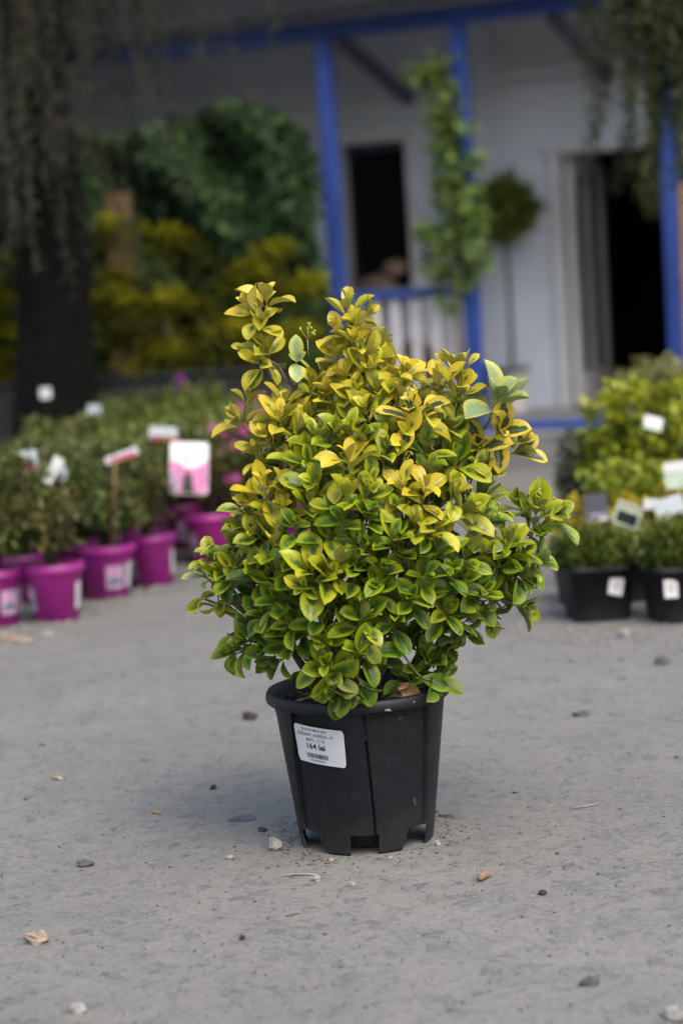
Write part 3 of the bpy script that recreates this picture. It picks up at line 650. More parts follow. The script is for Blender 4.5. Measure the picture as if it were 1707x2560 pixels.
# ------------------------------------------------------------------ azaleas in magenta pots
def pot_sticker(R0, R1, H, z0, z1, a0, a1, name, mat, parent, lift=.0012, n=8):
    V = []; F = []
    for j in range(3):
        z = z0+(z1-z0)*j/2; r = R0+(R1-R0)*z/H+lift
        for i in range(n+1):
            a = a0+(a1-a0)*i/n; V.append((r*math.sin(a), -r*math.cos(a), z))
    for j in range(2):
        for i in range(n): F.append([j*(n+1)+i, j*(n+1)+i+1, (j+1)*(n+1)+i+1, (j+1)*(n+1)+i])
    return mesh_obj(name, V, F, mat, parent)
def azalea_pot(t, near_label, R0=.064, R1=.082, H=.166):
    p = MB(); p.lathe([(.001, .006), (R0*.9, .006), (R0*.94, 0), (R0, .002), (R1*.985, H-.028), (R1*1.0, H-.026), (R1*1.085, H-.024), (R1*1.095, H-.02), (R1*1.09, H), (R1*1.0, H+.001), (R1*.96, H-.004), (R1*.9, H-.05)], 36)
    po_ = p.build('pot', M['magenta'], t, True)
    c = 26 if near_label else -66
    l1 = pot_sticker(R0, R1, H, .036, .108, rad(c-21), rad(c+21), 'label', M['lilac'], t)
    pot_sticker(R0, R1, H, .050, .068, rad(c-16), rad(c+15), 'print', M['greyprint'], l1, .002); pot_sticker(R0, R1, H, .078, .095, rad(c-14), rad(c+6), 'print', M['pinkprint'], l1, .002)
    pot_sticker(R0, R1, H, .036, .112, rad(58), rad(80), 'label', M['white'], t, .0013)
    s = MB(); s.lathe([(R1*.95, H-.022), (.03, H-.012), (.001, H-.010)], 20); s.build('soil', M['soil'], t, True)
def azalea(seed, n=1900, fresh=False, bloom=None, tall=1.0):
    rr = np.random.default_rng(seed); t = empty('potted_azalea')
    azalea_pot(t, seed % 2)
    # leaves in small whorls at the ends of upright twigs
    k = 120; d = sphere_pts(rr, k); d[:, 2] = d[:, 2]*.8; rad_ = rr.uniform(.25, 1.0, (k, 1))**.45
    C = d*rad_*np.array([.168, .168, .150*tall])+np.array([0, 0, .166+.185*tall])
    C[:, 2] += .025*np.sin(C[:, 0]*30+seed)
    q = n//k; P = np.repeat(C, q, 0)+rr.normal(size=(k*q, 3))*.012; D = sphere_pts(rr, k*q)*.9+np.repeat(d, q, 0)*.5+np.array([0, 0, .35])
    m = len(P); ti = tints(rr, m, 0, 1, .6, 1.4); ti[:, 0] = np.clip(np.repeat(rr.uniform(0, 1, k)**2.0, q)+rr.normal(size=m)*.12, 0, 1)
    leaves_obj('foliage', P, D, rr.normal(size=(m, 3))*.3+np.array([0, 0, 1]), rr.uniform(.024, .042, m), rr.uniform(.010, .015, m), ti, M['azaleafresh' if fresh else 'azalea'], t, nt=2, ns=1, fold=0)
    s = MB()
    for i in range(0, k, 4):
        c = C[i]; s.tube([(rr.normal()*.01, rr.normal()*.01, .15), (c[0]*.35, c[1]*.35, .15+(c[2]-.15)*.5), tuple(c)], [.005, .0035, .0015], 4)
    s.build('stem', M['bark'], t, True)
    if bloom:
        nb, mat = bloom; j = np.argsort(-C[:, 2])[:nb] if nb < 4 else rr.choice(np.where((C[:, 2] > .26) & (C[:, 1] < .04))[0], nb, replace=False); Q = np.repeat(C[j]+d[j]*.02+np.array([0, 0, .01]), 7, 0); DD = sphere_pts(rr, nb*7)*.7+np.array([0, -.3, .5])
        leaves_obj('blossom', Q, DD, rr.normal(size=(nb*7, 3)), .034, .026, tints(rr, nb*7), M[mat], t, nt=2, ns=2, curl=.3)
    return t
protos = [azalea(41), azalea(42), azalea(43, fresh=True), azalea(44, fresh=True), azalea(45, fresh=True, bloom=(20, 'petal')), azalea(46, fresh=True, bloom=(2, 'petalpurple')), azalea(47, bloom=(6, 'petalwhite'), tall=1.08), azalea(48, bloom=(13, 'petal'))]
used = set()
GRP = 'azaleas in magenta pots'
def place_azalea(kind, x, y, rz, label, sc=1.0, lean=(0, 0), group=GRP):
    o = protos[kind]
    if kind in used: o = dup(o)
    used.add(kind); o.location = (x, y, 0); o.rotation_euler = (lean[0], lean[1], rz); o.scale = (sc,)*3
    tag(o, label, 'azalea', group); return o
place_azalea(0, -1.085, 2.72, .3, 'olive azalea in a magenta pot mostly cut off by the left picture edge', 1.05)
place_azalea(1, -.905, 2.735, .05, 'frontmost whole azalea in a magenta pot, second from the left picture edge', 1.08)
place_azalea(0, -.797, 3.185, .0, 'azalea in a magenta pot with a tall bamboo cane stuck in its soil', 1.10, (rad(3), rad(2)))
place_azalea(1, -.662, 3.40, 2*PI*.02, 'azalea in a magenta pot just right of the pot with the cane', 1.05, (rad(-2), rad(-3)))
place_azalea(7, -.495, 3.92, .2, 'pink flowering azalea in a large labelled magenta pot behind the pink plant tag', 1.12)
place_azalea(4, -.335, 4.12, -.5, 'azalea with pink blossoms in the magenta pot half hidden by the yellow shrub', 1.12)
def front_edge(x): return float(np.interp(x, [-2.2, -1.09, -.885, -.775, -.645, -.495, -.335, .6], [2.4, 2.72, 2.755, 3.205, 3.415, 3.92, 4.12, 5.9]))
rA = random.Random(14); cnt = 0
row = 0; y = 2.95
special = {}
while y < 6.25:
    x = -1.75+(.14 if row % 2 else 0)
    while x < .50:
        jx, jy = x+rA.uniform(-.03, .03), y+rA.uniform(-.03, .03)
        if jy > front_edge(jx)+.16 and jx > (-1.2 if jy < 3.5 else -1.17+(jy-3.5)*.085) and all((jx-a)**2+(jy-b)**2 > .045 for a, b in ((-1.085, 2.72), (-.885, 2.755), (-.775, 3.205), (-.645, 3.415), (-.495, 3.92), (-.335, 4.12))):
            near = jy < front_edge(jx)+.45
            if jx < -.86 and jy > 3.6 and rA.random() < .4: kd, lb, gp = 6, 'azalea with loose white flower heads in the rows of magenta pots', 'white flowered azaleas in the rows'
            elif jx > -.9 and rA.random() < .09: kd, lb, gp = 4, 'fresh green azalea with pink blossoms among the crowded rows', 'pink blossomed azaleas in the rows'
            elif near: kd, lb, gp = rA.choice([0, 1, 2, 3]), 'azalea without flowers standing directly behind the front magenta pots', 'azaleas of the second row'
            else: kd, lb, gp = rA.choice([2, 3, 2, 3, 0]), 'green azalea without flowers far back in the crowded rows', 'plain azaleas of the back rows'
            place_azalea(kd, jx, jy, rA.uniform(0, 6.28) if not near else rA.uniform(-.6, .6), lb, rA.uniform(.95, 1.14), group=gp)
            cnt += 1
        x += .28
    y += .245; row += 1
place_azalea(6, -1.13, 4.6, .4, 'lone azalea with loose white flower heads before the black planter', 1.05, group=None)
place_azalea(5, -.63, 5.55, 1.0, 'azalea with one bright purple blossom on top, at the back by the planter', 1.22)
for kd in range(8):
    if kd not in used: place_azalea(kd, -.9+.2*kd, 5.9, 0, 'green azalea without flowers far back in the crowded rows', group='plain azaleas of the back rows')

def plant_tag(loc, size, rot, mat, label, prints=(), stick=.14, group=None, cut=None):
    """a printed plastic plant tag: card on a thin stake; loc is the card's centre"""
    t = empty('plant_tag', loc, 0, label, 'plant tag', group); t.rotation_euler = rot
    w_, h_ = size; c = MB(); b = .05*w_
    out = [(-w_/2+b, -h_/2), (w_/2-b, -h_/2), (w_/2, -h_/2+b), (w_/2, h_/2-b), (w_/2-b, h_/2), (-w_/2+b, h_/2), (-w_/2, h_/2-b), (-w_/2, -h_/2+b)]
    if cut: out = [(-w_/2, h_/2-b*.4), (-w_/2, -h_*.36), (-w_*.38, -h_/2), (-w_*.12, -h_*.10), (-w_*.02, -h_*.02), (w_*.08, -h_*.12), (w_*.26, -h_*.48), (w_/2-b*.5, -h_/2), (w_/2, -h_/2+b*.5), (w_/2, h_/2-b*.4), (w_/2-b*.4, h_/2), (-w_/2+b*.4, h_/2)]
    def ext(o, y0, y1):
        n = len(o); return [(p[0], y0, p[1]) for p in o]+[(p[0], y1, p[1]) for p in o], [list(range(n)), [n+i for i in range(n)][::-1]]+[[i, n+i, n+(i+1) % n, (i+1) % n] for i in range(n)]
    c.add(*ext(out, -.0006, .0006)); card = c.build('card', M[mat], t)
    for k, (x0, x1, z0, z1, pm) in enumerate(prints):
        m = MB(); o_ = [(x0*w_, z0*h_), (x1*w_, z0*h_), (x1*w_, z1*h_), (x0*w_, z1*h_)]
        if isinstance(pm, tuple): o_ = [(a*w_, b_*h_) for a, b_ in pm[1]]; pm = pm[0]
        m.add(*ext(o_, -.0014-.0004*k, -.0007)); m.build('print', M[pm], card)
    if stick:
        s = MB(); s.tube([(0, .003, h_*.3), (0, .012, -h_/2), (0, .03, -h_/2-stick*.5), (0, .05, -h_/2-stick)], .0012, 5); s.build('stake', M['wire'], t)
    return t
plant_tag((-.505, 3.25, .405), (.128, .172), (rad(-6), rad(4), rad(-4)), 'whitetag', 'large white and pink plant tag hanging in the azaleas beside the yellow shrub', [(0, 0, 0, 0, ('pinkprint', [(-.485, .14), (-.485, -.40), (-.42, -.485), (.42, -.485), (.485, -.42), (.485, .16), (.30, .06), (.10, .0), (-.10, .02), (-.30, .12)])), (0, 0, 0, 0, ('wire', [(-.22, -.483), (-.12, -.12), (-.03, -.02), (.05, -.14), (.16, -.483)])), (-.09, .0, .13, .22, 'boxwood'), (-.47, -.26, -.47, -.1, 'lilac')], .2)
plant_tag((-.615, 3.62, .500), (.098, .055), (rad(-15), rad(8), rad(8)), 'palecard', 'pale tag with a dark red lower half, left above the pink one', [(-.45, .48, -.5, -.12, 'redprint')], .2)
plant_tag((-.95, 2.72, .500), (.05, .062), (rad(-10), rad(-4), rad(6)), 'palecard', 'small pale tag with a red foot in the leaves near the left edge', [(-.4, .4, -.48, -.2, 'redprint')], .2)
plant_tag((-.87, 2.66, .470), (.03, .088), (rad(-12), rad(32), rad(10)), 'white', 'white tag leaning left among the front azalea leaves', [], .14)
plant_tag((-.845, 2.67, .465), (.028, .065), (rad(-12), rad(-22), rad(-10)), 'palecard', 'short pale tag leaning right, crossing the white one', [], .14)
plant_tag((-.70, 3.02, .475), (.11, .028), (rad(-30), rad(-16), rad(12)), 'palecard', 'narrow pale tag lying tilted on the azalea with the cane', [(-.4, .4, -.5, .1, 'redprint')], .12)
plant_tag((-1.30, 5.6, .60), (.05, .05), (rad(-8), 0, 0), 'white', 'small white tag in front of the black planter', [], .3)
plant_tag((-.98, 4.7, .55), (.055, .045), (rad(-8), rad(5), 0), 'palecard', 'pale tag among the middle azaleas left of the pink tag', [], .3)
o = MB(); o.tube([(0, 0, 0), (.028, -.10, .17), (.055, -.19, .345)], [.0055, .005, .0045], 6); o = o.build('bamboo_cane', M['cane'], None, True); o.location = (-.765, 3.108, .14); tag(o, 'bamboo cane standing in the second magenta pot', 'cane')

# ------------------------------------------------------------------ right hand group of black pots
def square_pot(t, a=.098, h=.155, mat='blackpot'):
    """rounded square nursery pot, wall leaning out"""
    prof = [(.80, 0.0), (.82, .004), (.965, h-.018), (1.02, h-.017), (1.03, h), (.985, h), (.96, h-.012), (.93, h-.05)]
    n = 48; V = []; F = []
    for k_, z in prof:
        for i in range(n):
            an = 2*PI*i/n; c, s_ = math.cos(an), math.sin(an); e = .38; V.append((a*k_*math.copysign(abs(c)**e, c), a*k_*math.copysign(abs(s_)**e, s_), z))
    for j in range(len(prof)-1):
        for i in range(n): F.append([j*n+i, j*n+(i+1) % n, (j+1)*n+(i+1) % n, (j+1)*n+i])
    F.append(list(range(n))[::-1]); m = len(V)
    F.append([(len(prof)-1)*n+i for i in range(n)])
    return mesh_obj('pot', V, F, M[mat], t)
def cluster_bush(name, label, cat, loc, rz, mat, blobs, n, ln, wd, seed, lo=0., hi=1., pot=(.098, .155), stems=True, group=None, upw=.4, ns=2, whorl=0):
    t = empty(name, loc, rz, label, cat, group); rr = np.random.default_rng(seed); square_pot(t, *pot)
    s0 = MB(); a_, h_ = pot; s0.box((0, 0, h_-.035), (a_*1.5, a_*1.5, .02)); s0.build('soil', M['soil'], t)
    tot = sum(b[3]*b[4]*b[5] for b in blobs); P = []; D = []
    st = MB(); T = []
    for x, y, z, rx, ry, rz_ in blobs:
        k = max(8, int(n*rx*ry*rz_/tot)); d = sphere_pts(rr, k); q = rr.uniform(.12, 1, (k, 1))**.42
        if whorl:
            kk = max(2, k//whorl); d0 = sphere_pts(rr, kk); q0 = rr.uniform(.2, 1, (kk, 1))**.4; c0 = d0*q0*np.array([rx, ry, rz_]); d = np.repeat(d0, whorl, 0); k = len(d)
            P.append(np.repeat(c0, whorl, 0)+np.array([x, y, z])+rr.normal(size=(k, 3))*.006); D.append(sphere_pts(rr, k)*.9+d*.5+np.array([0, 0, upw])); T.append(np.clip(np.repeat(rr.uniform(lo, hi, kk)*.7+.3*d0[:, 2], whorl)+rr.normal(size=k)*.1, 0, 1))
            for c in c0[::3]: st.tube([(0, 0, h_-.03), (x*.5+c[0]*.3, y*.5+c[1]*.3, (h_+z)/2), (x+c[0], y+c[1], z+c[2])], [.004, .003, .0015], 4)
        else:
            P.append(d*q*np.array([rx, ry, rz_])*(1+.12*np.sin(d[:, :1]*7+z*9)*np.cos(d[:, 1:2]*6))+np.array([x, y, z])); D.append(d+rr.normal(size=(k, 3))*.6+np.array([0, 0, upw])); T.append(np.clip(rr.uniform(lo, hi, k)*.7+.3*d[:, 2], 0, 1))
            for i in range(6): c = d[i]*.6*np.array([rx, ry, rz_]); st.tube([(0, 0, h_-.03), ((x+c[0])*.5, (y+c[1])*.5, (h_+z)/2), (x+c[0], y+c[1], z+c[2])], [.005, .003, .0015], 4)
    P = np.concatenate(P); D = np.concatenate(D); m = len(P); ti = tints(rr, m, lo, hi, .65, 1.35); ti[:, 0] = np.concatenate(T)
    leaves_obj('foliage', P, D, rr.normal(size=(m, 3))*.4+np.array([0, 0, 1]), rr.uniform(ln*.7, ln*1.25, m), rr.uniform(wd*.8, wd*1.2, m), ti, M[mat], t, nt=2, ns=ns, curl=.6)
    st.build('stem', M['bark'], t, True); return t
def stick_card(t, c, size, rot, h_top=None, name='label', mat='white'):
    m = MB(); R = Matrix.Rotation(rot[2], 3, 'Z') @ Matrix.Rotation(rot[0], 3, 'X') @ Matrix.Rotation(rot[1], 3, 'Y'); m.box(c, (size[0], .0008, size[1]), M=R)
    lo_ = m.build(name, M[mat], t)
    for k in range(3):                                   # grey rules of unreadable print
        p = MB(); off = R @ Vector((0, -.0010, size[1]*(.25-.2*k))); p.box(Vector(c)+off, (size[0]*(.62-.1*k), .0006, size[1]*.07), M=R); p.build('print', M['greyprint'], lo_)
b1 = cluster_bush('potted_boxwood', 'boxwood ball in a black pot whose white label is tilted', 'boxwood', (.690, 2.165, 0), rad(8), 'boxwood', [(0, 0, .195, .122, .122, .065), (-.02, 0, .205, .10, .1, .06)], 5200, .014, .010, 61, group='boxwood balls in square black pots')
stick_card(b1, (.028, -.0955, .098), (.040, .046), (rad(-9.0), rad(14), rad(1)))
b2 = cluster_bush('potted_boxwood', 'boxwood ball in a black pot with an upright white label, cut by the picture edge', 'boxwood', (.905, 2.06, 0), rad(10), 'boxwood', [(0, 0, .205, .122, .122, .08), (.02, 0, .215, .1, .1, .07)], 5200, .014, .010, 62, group='boxwood balls in square black pots')
stick_card(b2, (-.060, -.0950, .100), (.038, .048), (rad(-9.0), rad(2), rad(1)))
YB = 'yellow green shrubs behind the boxwoods'
cluster_bush('potted_shrub', 'tall bright yellow green shrub nearest the doorway, fullest of its row', 'shrub', (.945, 3.25, 0), .3, 'yellowbush', [(.0, 0, .50, .15, .14, .10), (.06, -.02, .40, .15, .14, .12), (-.04, 0, .34, .12, .12, .10), (.0, 0, .26, .13, .12, .08)], 1500, .055, .026, 63, group=YB, whorl=7)
cluster_bush('potted_shrub', 'yellow green shrub at the right picture edge behind the white tags', 'shrub', (1.16, 3.1, 0), .9, 'yellowbush', [(.0, 0, .50, .14, .14, .11), (-.04, 0, .36, .15, .14, .12), (.04, 0, .27, .13, .13, .09)], 1400, .050, .024, 64, group=YB, whorl=7)
cluster_bush('potted_shrub', 'lower olive shrub in front of the tall yellow green ones', 'shrub', (.89, 2.75, 0), .1, 'yellowbush', [(.0, 0, .31, .14, .13, .07), (.08, 0, .29, .12, .12, .07), (-.06, 0, .25, .10, .1, .07)], 1500, .032, .015, 65, lo=0, hi=.45, group=YB, whorl=7)
cluster_bush('potted_shrub', 'dark grey green shrub at the edge of the path, left of the yellow green ones', 'shrub', (.80, 3.3, 0), .2, 'greyleaf', [(.0, 0, .28, .075, .08, .11), (.0, 0, .38, .06, .07, .07)], 1100, .035, .018, 66, group=YB, whorl=6)
cluster_bush('potted_shrub', 'rounded cream variegated shrub in front of the dark doorway', 'shrub', (1.36, 5.0, 0), .5, 'paleleaf', [(.0, 0, .45, .27, .2, .16), (.15, 0, .38, .2, .2, .18), (-.12, 0, .36, .16, .16, .12), (0, 0, .26, .2, .18, .12)], 3400, .045, .022, 67, pot=(.14, .22), whorl=7)
GL = 'small golden shrubs behind the tags'
cluster_bush('golden_shrub', 'small golden leaved shrub left of the slate coloured tag', 'shrub', (.685, 2.46, 0), .2, 'gold', [(.0, 0, .235, .065, .06, .075), (-.01, 0, .20, .07, .06, .04)], 380, .028, .014, 68, group=GL, pot=(.075, .13))
cluster_bush('golden_shrub', 'golden leaved shrub between the two tilted pale tags', 'shrub', (.83, 2.45, 0), .4, 'gold', [(.0, 0, .245, .07, .06, .06), (.04, 0, .23, .06, .06, .05)], 330, .028, .014, 69, group=GL, pot=(.075, .13))
cluster_bush('golden_shrub', 'golden leaved shrub under the green tag at the right edge', 'shrub', (.955, 2.42, 0), .7, 'gold', [(.0, 0, .27, .075, .06, .07), (.02, 0, .23, .07, .06, .05)], 420, .028, .014, 70, group=GL, pot=(.075, .13))
plant_tag((.965, 2.78, .492), (.06, .045), (rad(-20), rad(18), rad(6)), 'white', 'white tag standing highest in the yellow green shrubs', [(-.5, .5, -.5, -.2, 'greencard')], .26)
plant_tag((.955, 2.32, .372), (.075, .078), (rad(-12), rad(-4), rad(-4)), 'white', 'white and pale green tag above the golden shrub at the edge', [(-.5, .5, -.5, .12, 'greencard')], .2)
plant_tag((.718, 2.31, .290), (.066, .084), (rad(-6), rad(-2), rad(2)), 'darkcard', 'slate coloured tag with a white foot above the first boxwood', [(0, 0, 0, 0, ('white', [(-.48, -.48), (.48, -.40), (.48, -.28), (-.48, -.40)])), (-.3, .4, -.24, -.17, 'lilac')], .15)
plant_tag((.805, 2.30, .268), (.078, .070), (rad(-10), rad(24), rad(4)), 'greencard', 'tilted tag printed with pale foliage beside the slate coloured one', [(-.4, .4, -.4, .1, 'boxwood'), (-.42, .45, .30, .42, 'beige')], .14)
plant_tag((.915, 2.22, .282), (.085, .078), (rad(-18), rad(-14), rad(4)), 'palecard', 'broad pale blue tag over the second boxwood', [], .14)
plant_tag((.865, 2.25, .300), (.042, .030), (rad(-10), rad(6), 0), 'white', 'little white tag touching the pale blue one', [], .12)

# ------------------------------------------------------------------ the potted euonymus in the middle
hero = empty('potted_shrub', (0, 0, 0), 0, 'large variegated shrub with yellow and green leaves in a black pot with a price label', 'shrub')
STEPS = [-59, 4, 54, 112, 182, 242]
DRIFT = [-8.5, 3.2, 3.8, 3, -3, -3]               # how far each seam wanders from its middle angle at the foot
def warp(deg, z): return deg+float(np.interp(deg % 360, sorted([s % 360 for s in STEPS]+[4+360, 301-360]), [v for _, v in sorted(zip([s % 360 for s in STEPS]+[364, -59], DRIFT+[3.2, -8.5]))]))*(1-2*z/PH)*(1 if z > .05 else z/.05)
NOTCH = [(-67, -43.5), (-13.5, 8.5), (37, 59), (100, 124), (168, 194), (230, 256)]
PH = .250
PANEL = {301: (-.0062, .0012), 4: (-.0048, -.0042), 54: (.0014, .0014)}      # wall offset at each panel's two edges
def pot_r(deg, z):
    base = .1135+(.1462-.1135)*(z/PH)
    st = sorted(s % 360 for s in STEPS); d = deg % 360
    prev = max([s for s in st if s <= d+1e-6] or [st[-1]-360]); nxt = min([s for s in st if s > d+1e-6] or [st[0]+360])
    f = (d-prev)/(nxt-prev); fade = min(1, max(0, (.2465-z)/.003))
    lo_, hi_ = PANEL.get(round(prev) % 360, (-.0050, .0012))
    gro = math.exp(-((d-prev-.9)/.7)**2)*.0042
    return base+((lo_+(hi_-lo_)*f)-gro)*fade
def pot_mesh():
    degs = set(range(0, 360, 3))
    for s in STEPS: degs |= {(s-.01) % 360, (s+.35) % 360, (s+.9) % 360, (s+1.6) % 360, (s+2.6) % 360}
    degs = sorted(d for d in degs if d in {(s-.01) % 360 for s in STEPS} | {(s+q) % 360 for s in STEPS for q in (.35, .9, 1.6, 2.6)} or min(abs((d-s+180) % 360-180) for s in STEPS) > 2.7)
    for a, b in NOTCH:
        for x in (a, b): degs.append(x % 360)
    degs = sorted(set(degs)); zs = [0, .004, .012, .024, .036, .040, .06, .1, .15, .2, .225, .236, .2435, .2465, .25]
    V = []; F = []; n = len(degs)
    for z in zs:
        for d in degs:
            dd = d-.012 if d in {s % 360 for s in STEPS} else d
            r = pot_r(dd, z)-(.0035 if z == 0 else 0)
            # legs narrow towards the ground
            sd = (d+180) % 360-180
            dw = warp(d, z)+sum(am*max(0, 1-z/.036)*max(0, 1-abs(sd-e_)/15) for e_, am in ((-43.5, 5.5), (37, -5), (-13.5, -1.5), (8.5, 1.5))); V.append((r*math.sin(rad(dw)), -r*math.cos(rad(dw)), z))
    def in_notch(d0, d1):
        m = ((d0+d1)/2 if d1 > d0 else (d0+d1+360)/2) % 360
        return any((a % 360) < (b % 360) and a % 360 < m < b % 360 or (a % 360) > (b % 360) and (m > a % 360 or m < b % 360) for a, b in NOTCH)
    for j in range(len(zs)-1):
        for i in range(n):
            if zs[j+1] <= .0361 and in_notch(degs[i], degs[(i+1) % n]): continue
            F.append([j*n+i, j*n+(i+1) % n, (j+1)*n+(i+1) % n, (j+1)*n+i])
    o = mesh_obj('pot', V, F, M['blackpot'], hero, smooth=True)
    sm = o.modifiers.new('wall', 'SOLIDIFY'); sm.thickness = .0035; sm.offset = -1
    es = o.modifiers.new('edges', 'EDGE_SPLIT'); es.split_angle = rad(28)
    b = MB(); b.lathe([(.001, .0385), (.1065, .0385), (.1070, .0365), (.084, .033), (.074, .006), (.001, .005)], 48); b.build('pot_base', M['blackpot'], o)
    r = MB(); r.lathe([(.1450, .2440), (.1475, .2458), (.1530, .2475), (.1565, .2505), (.1578, .2550), (.1568, .2625), (.1540, .2675), (.1500, .2690), (.1470, .2670), (.1455, .2600), (.1380, .2400), (.1340, .2000)], 96)
    ro = r.build('rim', M['potrim'], hero, True)
    rr = random.Random(4)                        # pale scuffs on the rim
    for a, z0, ln, h in ((-14, .2520, 1.4, .0022), (17, .2525, 2.2, .0030), (19, .2500, 1.2, .002), (50, .2600, 2.0, .003), (58, .2575, 1.2, .005), (62, .2560, 1.4, .003), (-63, .2560, 1.0, .002), (35, .2590, .8, .0015), (47, .2530, .9, .0016)):
        P = []
        for k in range(7):
            t = 2*PI*k/7; dd = a+ln*math.cos(t)*rr.uniform(.6, 1); z = z0+h*math.sin(t)*rr.uniform(.5, 1)
            R_ = float(np.interp(z, [.2475, .2505, .2550, .2625, .2675], [.1530, .1565, .1578, .1568, .1540]))+.0005; P.append((R_*math.sin(rad(dd)), -R_*math.cos(rad(dd)), z))
        sc = MB(); sc.add(P, [list(range(7))]); sc.build('scuff', M['stonepale'], ro)
    return o
potm = pot_mesh()
# --- price label: st-coordinates in metres on the pot wall
LC, LZ, LTILT = -29.5, .1935, math.tan(rad(-6.5))
def on_pot(s, t, lift):
    z = LZ+t+s*LTILT; d = LC+math.degrees(s/.1395); r = .1135+(.1462-.1135)*(z/PH)+.0038+lift
    return (r*math.sin(rad(d)), -r*math.cos(rad(d)), z)
def label_sheet():
    w2, h2, c = .0450, .0320, .0028; V = []; F = []; ns, nt_ = 24, 10
    for j in range(nt_+1):
        t = -h2+2*h2*j/nt_; e = max(0, abs(t)-(h2-c)); cut = c-math.sqrt(max(0, c*c-e*e))
        for i in range(ns+1): V.append(on_pot((w2-cut)*(2*i/ns-1), t, .0004))
    for j in range(nt_):
        for i in range(ns): F.append([j*(ns+1)+i, j*(ns+1)+i+1, (j+1)*(ns+1)+i+1, (j+1)*(ns+1)+i])
    return mesh_obj('price_label', V, F, M['paper'], hero)
lab = label_sheet()
def text_line(name, txt, cx, cy, w_, h_, bold=0.0):
    cu = bpy.data.curves.new('txt', 'FONT'); cu.body = txt; cu.size = 1; cu.resolution_u = 3; cu.offset = bold
    o = bpy.data.objects.new('txt', cu); COL.objects.link(o); dg = bpy.context.evaluated_depsgraph_get()
    me = bpy.data.meshes.new_from_object(o.evaluated_get(dg)); V = np.array([v.co[:] for v in me.vertices]); F = [list(p.vertices) for p in me.polygons]
    bpy.data.objects.remove(o); bpy.data.curves.remove(cu); bpy.data.meshes.remove(me)
    lo, hi = V.min(0), V.max(0)
    P = [on_pot(cx+((v[0]-lo[0])/(hi[0]-lo[0])-.5)*w_, cy+((v[1]-lo[1])/(hi[1]-lo[1])-.5)*h_, .0007) for v in V]
    mesh_obj(name, P, F, M['ink'], lab, smooth=False)
text_line('lettering', 'EUONYMUS JAP.', -.0055, .0255, .046, .0056, .01)
text_line('lettering', 'ELEGANT. AUREUS - H', -.0060, .0175, .064, .0056, .01)
text_line('lettering', '60/70 - C 15', -.0050, .0090, .034, .0054, .01)
text_line('lettering', '164 lei', -.0052, -.0020, .034, .0105, .03)
text_line('lettering', '5120000000847', -.0052, -.0265, .030, .0032)
bc = MB(); s = -.0250; rb_ = random.Random(3)
while s < .0140:
    w_ = rb_.choice([.0004, .0004, .0008, .0012]); bc.add([on_pot(s, -.0225, .0007), on_pot(s+w_, -.0225, .0007), on_pot(s+w_, -.0145, .0007), on_pot(s, -.0145, .0007)], [[0, 1, 2, 3]]); s += w_+rb_.choice([.0004, .0004, .0008])
bc.build('barcode', M['ink'], lab)
# --- soil with chips
so_ = MB(); rs = random.Random(9); V = [(0, 0, .246)]; F = []; nr, na = 8, 40
for j in range(1, nr+1):
    for i in range(na): r = .1435*j/nr; a = 2*PI*i/na; V.append((r*math.cos(a), r*math.sin(a), .243-.006*(j/nr)**2+rs.uniform(-.0035, .0035)))
for i in range(na): F.append([0, 1+i, 1+(i+1) % na])
for j in range(nr-1):
    for i in range(na): F.append([1+j*na+i, 1+(j+1)*na+i, 1+(j+1)*na+(i+1) % na, 1+j*na+(i+1) % na])
so_.add(V, F); so_.build('soil', M['soil'], hero, True)
ch = MB()
for i in range(90):
    r = .138*math.sqrt(rs.random()); a = rs.uniform(0, 6.28); ch.rock((r*math.cos(a), r*math.sin(a), .244), (rs.uniform(.004, .011), rs.uniform(.002, .005), .002), rs, 5, 3)
tag(ch.build('bark_mulch', M['wood'], hero), kind='stuff')

# --- stems
rh = np.random.default_rng(101); rp = random.Random(17)
nodes = {'b%d' % i: v for i, v in enumerate([(-.055, -.03, .25), (-.02, -.055, .25), (.03, -.05, .25), (.06, -.01, .25), (.03, .04, .25), (-.03, .05, .25), (.0, .0, .25)])}
low = [(-.12, -.02, .36), (-.04, -.10, .38), (.05, -.08, .38), (.13, -.01, .36), (.03, .10, .38), (-.08, .09, .38), (.0, -.01, .40)]
mid = [(-.17, .0, .45), (-.10, -.08, .50), (-.01, -.12, .50), (.09, -.10, .50), (.19, -.03, .47), (.10, .10, .52), (-.06, .10, .52), (.03, .0, .56), (-.12, .02, .55)]
top = [(-.115, -.01, .68), (-.03, -.07, .66), (.06, -.09, .66), (.15, -.03, .64), (.22, -.02, .56), (.05, .07, .68), (-.08, .06, .66), (.02, -.02, .72)]
ttop = [(-.077, -.02, .761), (.03, -.03, .80), (.12, -.03, .76), (.19, -.01, .70)]
tip2 = [(-.115, -.02, .843)]
allnodes = []
wood = MB()
def bow(a, b, k=.12, j=.01):
    a, b = Vector(a), Vector(b); L = (b-a).length; out = []
    for t in np.linspace(0, 1, 6):
        p = a.lerp(b, t)+Vector((rp.uniform(-j, j), rp.uniform(-j, j), rp.uniform(-j, j)*.5))*(0 if t in (0, 1) else 1); p.z += 4*t*(1-t)*k*L*.4; out.append(p)
    return out
def nearest(p, lst): return min(lst, key=lambda q: (Vector(q)-Vector(p)).length+(.5 if q[2] > p[2]-.03 else 0))
prev = list(nodes.values())
for lev, rad0 in ((low, .0065), (mid, .0052), (top, .0042), (ttop, .0038), (tip2, .0034)):
    for p in lev:
        q = nearest(p, prev); wood.tube(bow(q, p), list(np.linspace(rad0*1.15, rad0*.85, 6)), 7)
    allnodes += lev; prev = prev+lev if lev is low else allnodes
